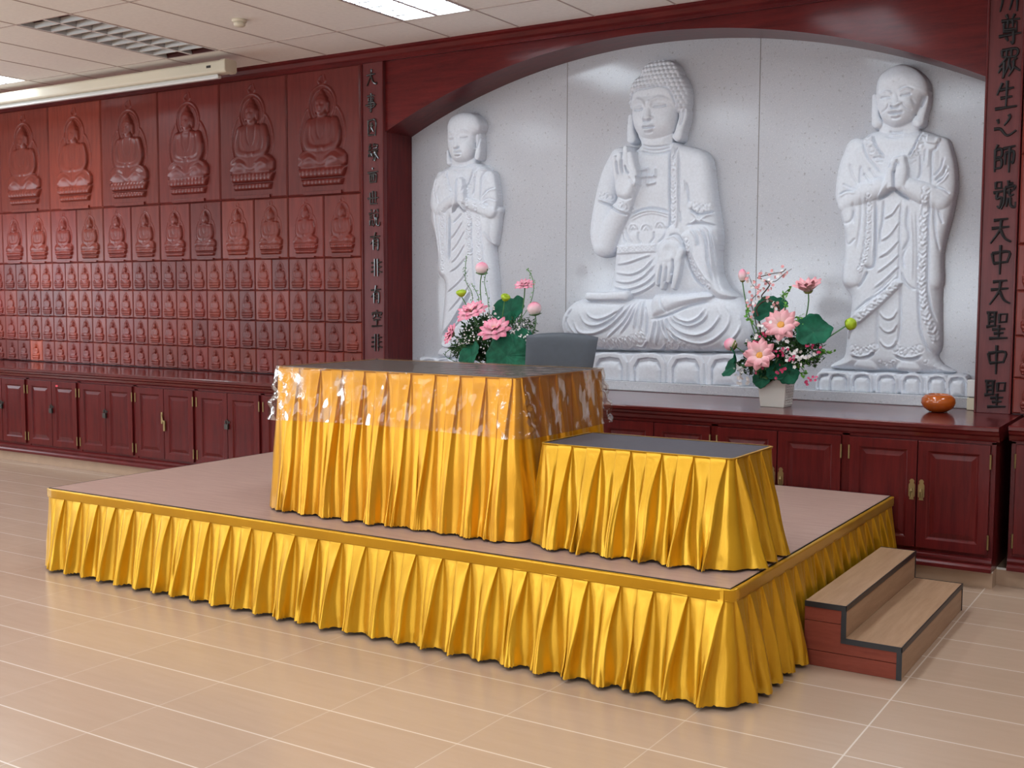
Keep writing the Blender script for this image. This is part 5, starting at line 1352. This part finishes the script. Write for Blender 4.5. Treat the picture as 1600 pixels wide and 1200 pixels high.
def blossom_branch(pxs, Y, label, root, seed, rad=.006, bl=True, every=2):
    P = [at(x, y, Y) for x, y in pxs]; p0 = Vector(root); r = random.Random(seed)
    t = thing('blossom_branch', label, 'branch', p0)
    Q = [Vector(v) for v in catmull(np.array([list(p0)]+[list(v) for v in P]), 5)]; n = len(Q)
    MB().tube([v-p0 for v in Q], [rad*(1-.6*i/n) for i in range(n)], 6).build('twig', TWIG, t, True)
    if bl:
        m = MB(); blossoms(m, [v-p0+Vector((r.uniform(-.03, .03), r.uniform(-.03, .0), r.uniform(-.03, .03))) for v in Q[n//3::every]], .0125, r); m.build('blossoms', BLOSP, t)
        m = MB(); blossoms(m, [v-p0+Vector((r.uniform(-.03, .03), r.uniform(-.04, .0), r.uniform(-.03, .03))) for v in Q[n//3::every+1]], .012, r); m.build('pale_blossoms', BLOSW, t)
    return t

_ri = [0]
def spread(root):
    _ri[0] += 1; k = _ri[0]; a = k*2.4; r_ = .05*math.sqrt((k % 13)/13)
    return Vector(root)+Vector((r_*math.cos(a), r_*math.sin(a), 0))
# --- right arrangement in the white vase
VX, VY = -2.44, 7.04
t = thing('flower_vase', 'white angular ceramic vase of pink lotus on the worktop', 'vase', (VX, VY, ZK))
m = MB(); h = .205
m.add([(-.078, -.075, 0), (.078, -.075, 0), (.078, .075, 0), (-.078, .075, 0), (-.098, -.095, h), (.098, -.095, h), (.098, .095, h), (-.098, .095, h),
       (-.09, -.087, h), (.09, -.087, h), (.09, .087, h), (-.09, .087, h), (-.085, -.08, h-.05), (.085, -.08, h-.05), (.085, .08, h-.05), (-.085, .08, h-.05)],
      [(0, 3, 2, 1), (0, 1, 5, 4), (1, 2, 6, 5), (2, 3, 7, 6), (3, 0, 4, 7), (4, 5, 9, 8), (5, 6, 10, 9), (6, 7, 11, 10), (7, 4, 8, 11), (8, 9, 13, 12), (9, 10, 14, 13), (10, 11, 15, 14), (11, 8, 12, 15), (12, 13, 14, 15)])
o = m.build('body', CERAM, t, bevel=.004)
m = MB()
for k in range(11):
    z = .012+k*.0165
    for j in range(4):
        y = -.055+j*.036; x = .0785+.020*z/h
        m.box(x-.004, x+.003, y, y+.026, z, z+.010)
m.build('ribbed_side', CERAM, t, bevel=.002)
RT = Vector((VX, VY, ZK+.19)); r1 = random.Random(42)
gf = 'lotus flowers of the right arrangement'
lotus(1221, 510, 6.93, .118, (.10, -1, .55), 'open pink lotus with orange centre, upper one above the white vase', PETAL2, RT, 1.0, ((8, 1.25, 1), (8, .95, .92)), group=gf)
lotus(1188, 557, 6.86, .112, (.05, -1, .42), 'open pink lotus with orange centre, lower left above the white vase', PETAL2, RT, 1.0, ((8, 1.2, 1), (7, .9, .9)), group=gf)
lotus(1263, 456, 7.02, .105, (-.05, -.25, 1), 'half open pink lotus on a tall stem, right of the white vase', PETAL2, RT, .78, ((8, 1.15, 1), (8, .75, .95)), core=False, bend=at(1268, 500, 7.02), group=gf)
bud(1160, 430, 7.0, .026, .082, (0, -.1, 1), 'closed pink bud with olive sepals highest in the right arrangement', BUDM, RT, bend=at(1166, 500, 7.0), capk=.42)
bud(1141, 538, 6.95, .040, .082, (-1, -.3, .45), 'magenta pink bud leaning left over the stone lotus base', PETAL, RT, bend=at(1175, 560, 6.95))
bud(1330, 506, 6.95, .036, .062, (.9, -.4, .3), 'lime green bud at the tip of a long stem, far right', LIME, RT, bend=at(1280, 535, 6.97), cap=LIME, capk=.2)
lotus_leaf(1271, 519, 6.95, .112, (.35, -1, .75), 'broad lotus leaf, dark green, right of the upper open lotus', RT, .35, 1)
lotus_leaf(1204, 487, 7.05, .115, (-.2, -.6, .75), 'folded lotus leaf, dark green, behind the upper open lotus', RT, .45, 4)
lotus_leaf(1150, 568, 6.92, .095, (-.9, -.55, .25), 'narrow lotus leaf drooping left beside the white vase', RT, .7, 2)
for (x, y, rr, lb, f) in ((1191, 592, .062, 'small round leaf hanging over the left front rim of the vase', (-.1, -1, .35)), (1214, 580, .07, 'small dark leaf below the lower lotus at the vase rim', (.2, -1, .6)), (1232, 585, .066, 'small round leaf at the right rim of the white vase', (.3, -1, .25))):
    lotus_leaf(x, y, 6.92, rr, f, lb, RT, .2, int(x))
blossom_branch([(1195, 560), (1186, 500), (1182, 482), (1196, 470), (1214, 474), (1217, 482), (1206, 470), (1190, 464), (1198, 452), (1202, 444), (1190, 436), (1184, 434), (1205, 428), (1222, 425), (1228, 420)], 7.03, 'curling brown twig with pink blossoms rising from the right arrangement', RT, 3, .0065)
blossom_branch([(1190, 540), (1178, 490), (1174, 470), (1186, 455), (1176, 445), (1170, 430)], 6.99, 'short blossoming twig beside the highest pink bud', RT, 8, .004, every=1)
blossom_branch([(1210, 440), (1225, 428), (1237, 420)], 7.02, 'thin bare twig end with one pale flower at the top right', at(1190, 437, 7.02), 9, .003, every=6)
for k, (pts, lb, lf) in enumerate([([(1200, 550), (1180, 510), (1168, 496), (1165, 484)], 'bright green sprig left of the folded leaf', .02), ([(1225, 500), (1226, 470), (1223, 462), (1232, 452)], 'light green sprig between twig and half open lotus', .018),
        ([(1240, 540), (1248, 505), (1250, 495)], 'bright green sprig under the half open lotus', .02), ([(1255, 570), (1275, 558), (1300, 548)], 'pale green leaf spray reaching right below the broad leaf', .022),
        ([(1240, 570), (1255, 578), (1256, 590)], 'bright green sprig hanging right of the white vase', .018)]):
    sprig(pts, 6.95, lb, RT, lf, BRIGHTG, k)
m = MB(); leaflets(m, clump(at(1215, 548, 7.0), .20, .09, .15, 800, r1), .05, .022, r1); leaflets(m, clump(at(1262, 552, 6.97), .11, .06, .09, 600, r1), .03, .010, r1)
leaflets(m, clump(at(1180, 575, 6.97), .13, .07, .07, 130, r1), .055, .026, r1); leaflets(m, clump(at(1212, 583, 6.97), .13, .07, .05, 150, r1), .05, .028, r1)
stuff('greenery', m, FERN, 'mass of small dark leaves filling the right flower arrangement', 'foliage')
m = MB(); blossoms(m, [at(x+r1.uniform(-11, 11), y+r1.uniform(-8, 8), 6.88) for x, y in ((1176, 532), (1194, 510), (1222, 540), (1240, 556), (1158, 585), (1162, 592), (1246, 566), (1264, 558), (1235, 550), (1158, 578)) for _ in range(7)], .0135, r1)
stuff('pale_blossoms', m, BLOSW, 'scattered white and cream blossoms in the right arrangement', 'blossom')
m = MB(); blossoms(m, [at(x+r1.uniform(-7, 7), y+r1.uniform(-6, 6), 6.87) for x, y in ((1196, 526), (1214, 552), (1228, 550), (1188, 578), (1221, 576), (1217, 586), (1263, 538), (1269, 590), (1276, 546), (1240, 562), (1266, 598), (1184, 530)) for _ in range(4)], .0115, r1)
stuff('red_blossoms', m, BERRY, 'scattered magenta blossoms in the right arrangement', 'blossom')

# --- left arrangement, its pot hidden behind the large table
LVX, LVY = -4.52, 7.0
t = thing('flower_pot', 'low white flower pot hidden behind the large table', 'vase', (LVX, LVY, ZK))
MB().lathe([(.10, 0), (.12, .02), (.135, .12), (.125, .12), (.11, .09), (.002, .09)], n=28).build('bowl', CERAM, t, True)
LT = Vector((LVX, LVY, ZK+.10)); r2 = random.Random(77); gl = 'lotus flowers of the left arrangement'
R3 = ((9, 1.42, 1), (8, 1.05, .92), (7, .6, .75))
lotus(738, 489, 6.88, .118, (-.1, -.55, .9), 'wide open pink lotus, upper left of the left arrangement', PETAL, LT, 1.0, R3, core=True, group=gl)
lotus(774, 517, 6.82, .125, (.1, -.6, .85), 'wide open pink lotus, largest, front centre of the left arrangement', PETAL, LT, 1.0, R3, group=gl)
lotus(708, 523, 6.85, .085, (-.75, -.7, .45), 'pink lotus facing left, lowest at the left of the arrangement', PETAL, LT, .9, R3, group=gl)
lotus(820, 447, 7.0, .072, (.15, -.35, .95), 'flat pink lotus on a tall stem, right of the left arrangement', PETAL, LT, 1.0, R3, core=False, bend=at(820, 490, 7.0), group=gl)
bud(753, 419, 6.95, .047, .092, (.1, -.1, 1), 'plump pink bud highest in the left arrangement', BUDM, LT, bend=at(742, 460, 6.95), cap=STEM, capk=.12)
bud(835, 482, 6.95, .050, .098, (-.1, -.1, 1), 'pale pink bud just above the grey chair', BUDM, LT, bend=at(845, 525, 6.95), cap=STEM, capk=.1)
bud(721, 459, 6.92, .040, .050, (0, -.25, 1), 'lime green seed pod at the upper left of the left arrangement', LIME, LT, pod=True, name='seed_pod')
bud(789.5, 466, 6.95, .036, .050, (.5, -.3, 1), 'lime green seed pod beside the tall flat lotus', LIME, LT, pod=True, name='seed_pod')
lotus_leaf(797, 486, 7.02, .125, (.1, -.75, .6), 'upturned dark green lotus leaf behind the lime pod', LT, .35, 3)
lotus_leaf(792, 556, 6.80, .165, (.1, -1, .25), 'largest round lotus leaf, radiating veins, at the table edge left of the chair', LT, .12, 5)
lotus_leaf(736, 556, 6.82, .105, (-.3, -.9, .45), 'dark green lotus leaf at the lower left behind the table', LT, .3, 9)
lotus_leaf(816, 529, 6.86, .075, (.4, -.9, .3), 'small dark lotus leaf left of the chair top', LT, .25, 12)
for k, (pts, lb) in enumerate([([(740, 500), (738, 460), (728, 440), (727, 420), (729, 400)], 'tall thin leafy vine, leftmost above the upper lotus'), ([(750, 490), (748, 465), (738, 445)], 'short leafy vine between pod and plump bud'),
        ([(765, 490), (762, 465), (757, 440), (762, 420)], 'thin leafy vine right of the plump bud'), ([(800, 520), (826, 480), (834, 450), (830, 430), (823, 420)], 'tall leafy vine rising behind the flat lotus'),
        ([(700, 560), (706, 545), (703, 560)], 'short hanging vine at the left end')]):
    sprig(pts, 6.93, lb, LT, .0105, BRIGHTG if k % 2 else STEM, 20+k)
m = MB(); leaflets(m, clump(at(760, 530, 6.98), .23, .10, .17, 1500, r2), .05, .016, r2); leaflets(m, clump(at(735, 545, 6.93), .17, .08, .10, 600, r2), .045, .014, r2); leaflets(m, clump(at(815, 512, 6.98), .12, .07, .08, 420, r2), .035, .008, r2)
stuff('greenery', m, FERN, 'mass of small ferny leaves filling the left flower arrangement', 'foliage')
m = MB(); blossoms(m, [at(x+r2.uniform(-16, 16), y+r2.uniform(-10, 10), 6.84) for x, y in ((740, 520), (735, 530), (762, 489), (770, 492), (785, 530), (792, 532), (752, 552), (720, 530), (810, 515), (818, 522), (815, 535), (764, 500)) for _ in range(11)], .0085, r2)
stuff('white_blossoms', m, BLOSW, 'tiny white blossoms scattered through the left arrangement', 'blossom')
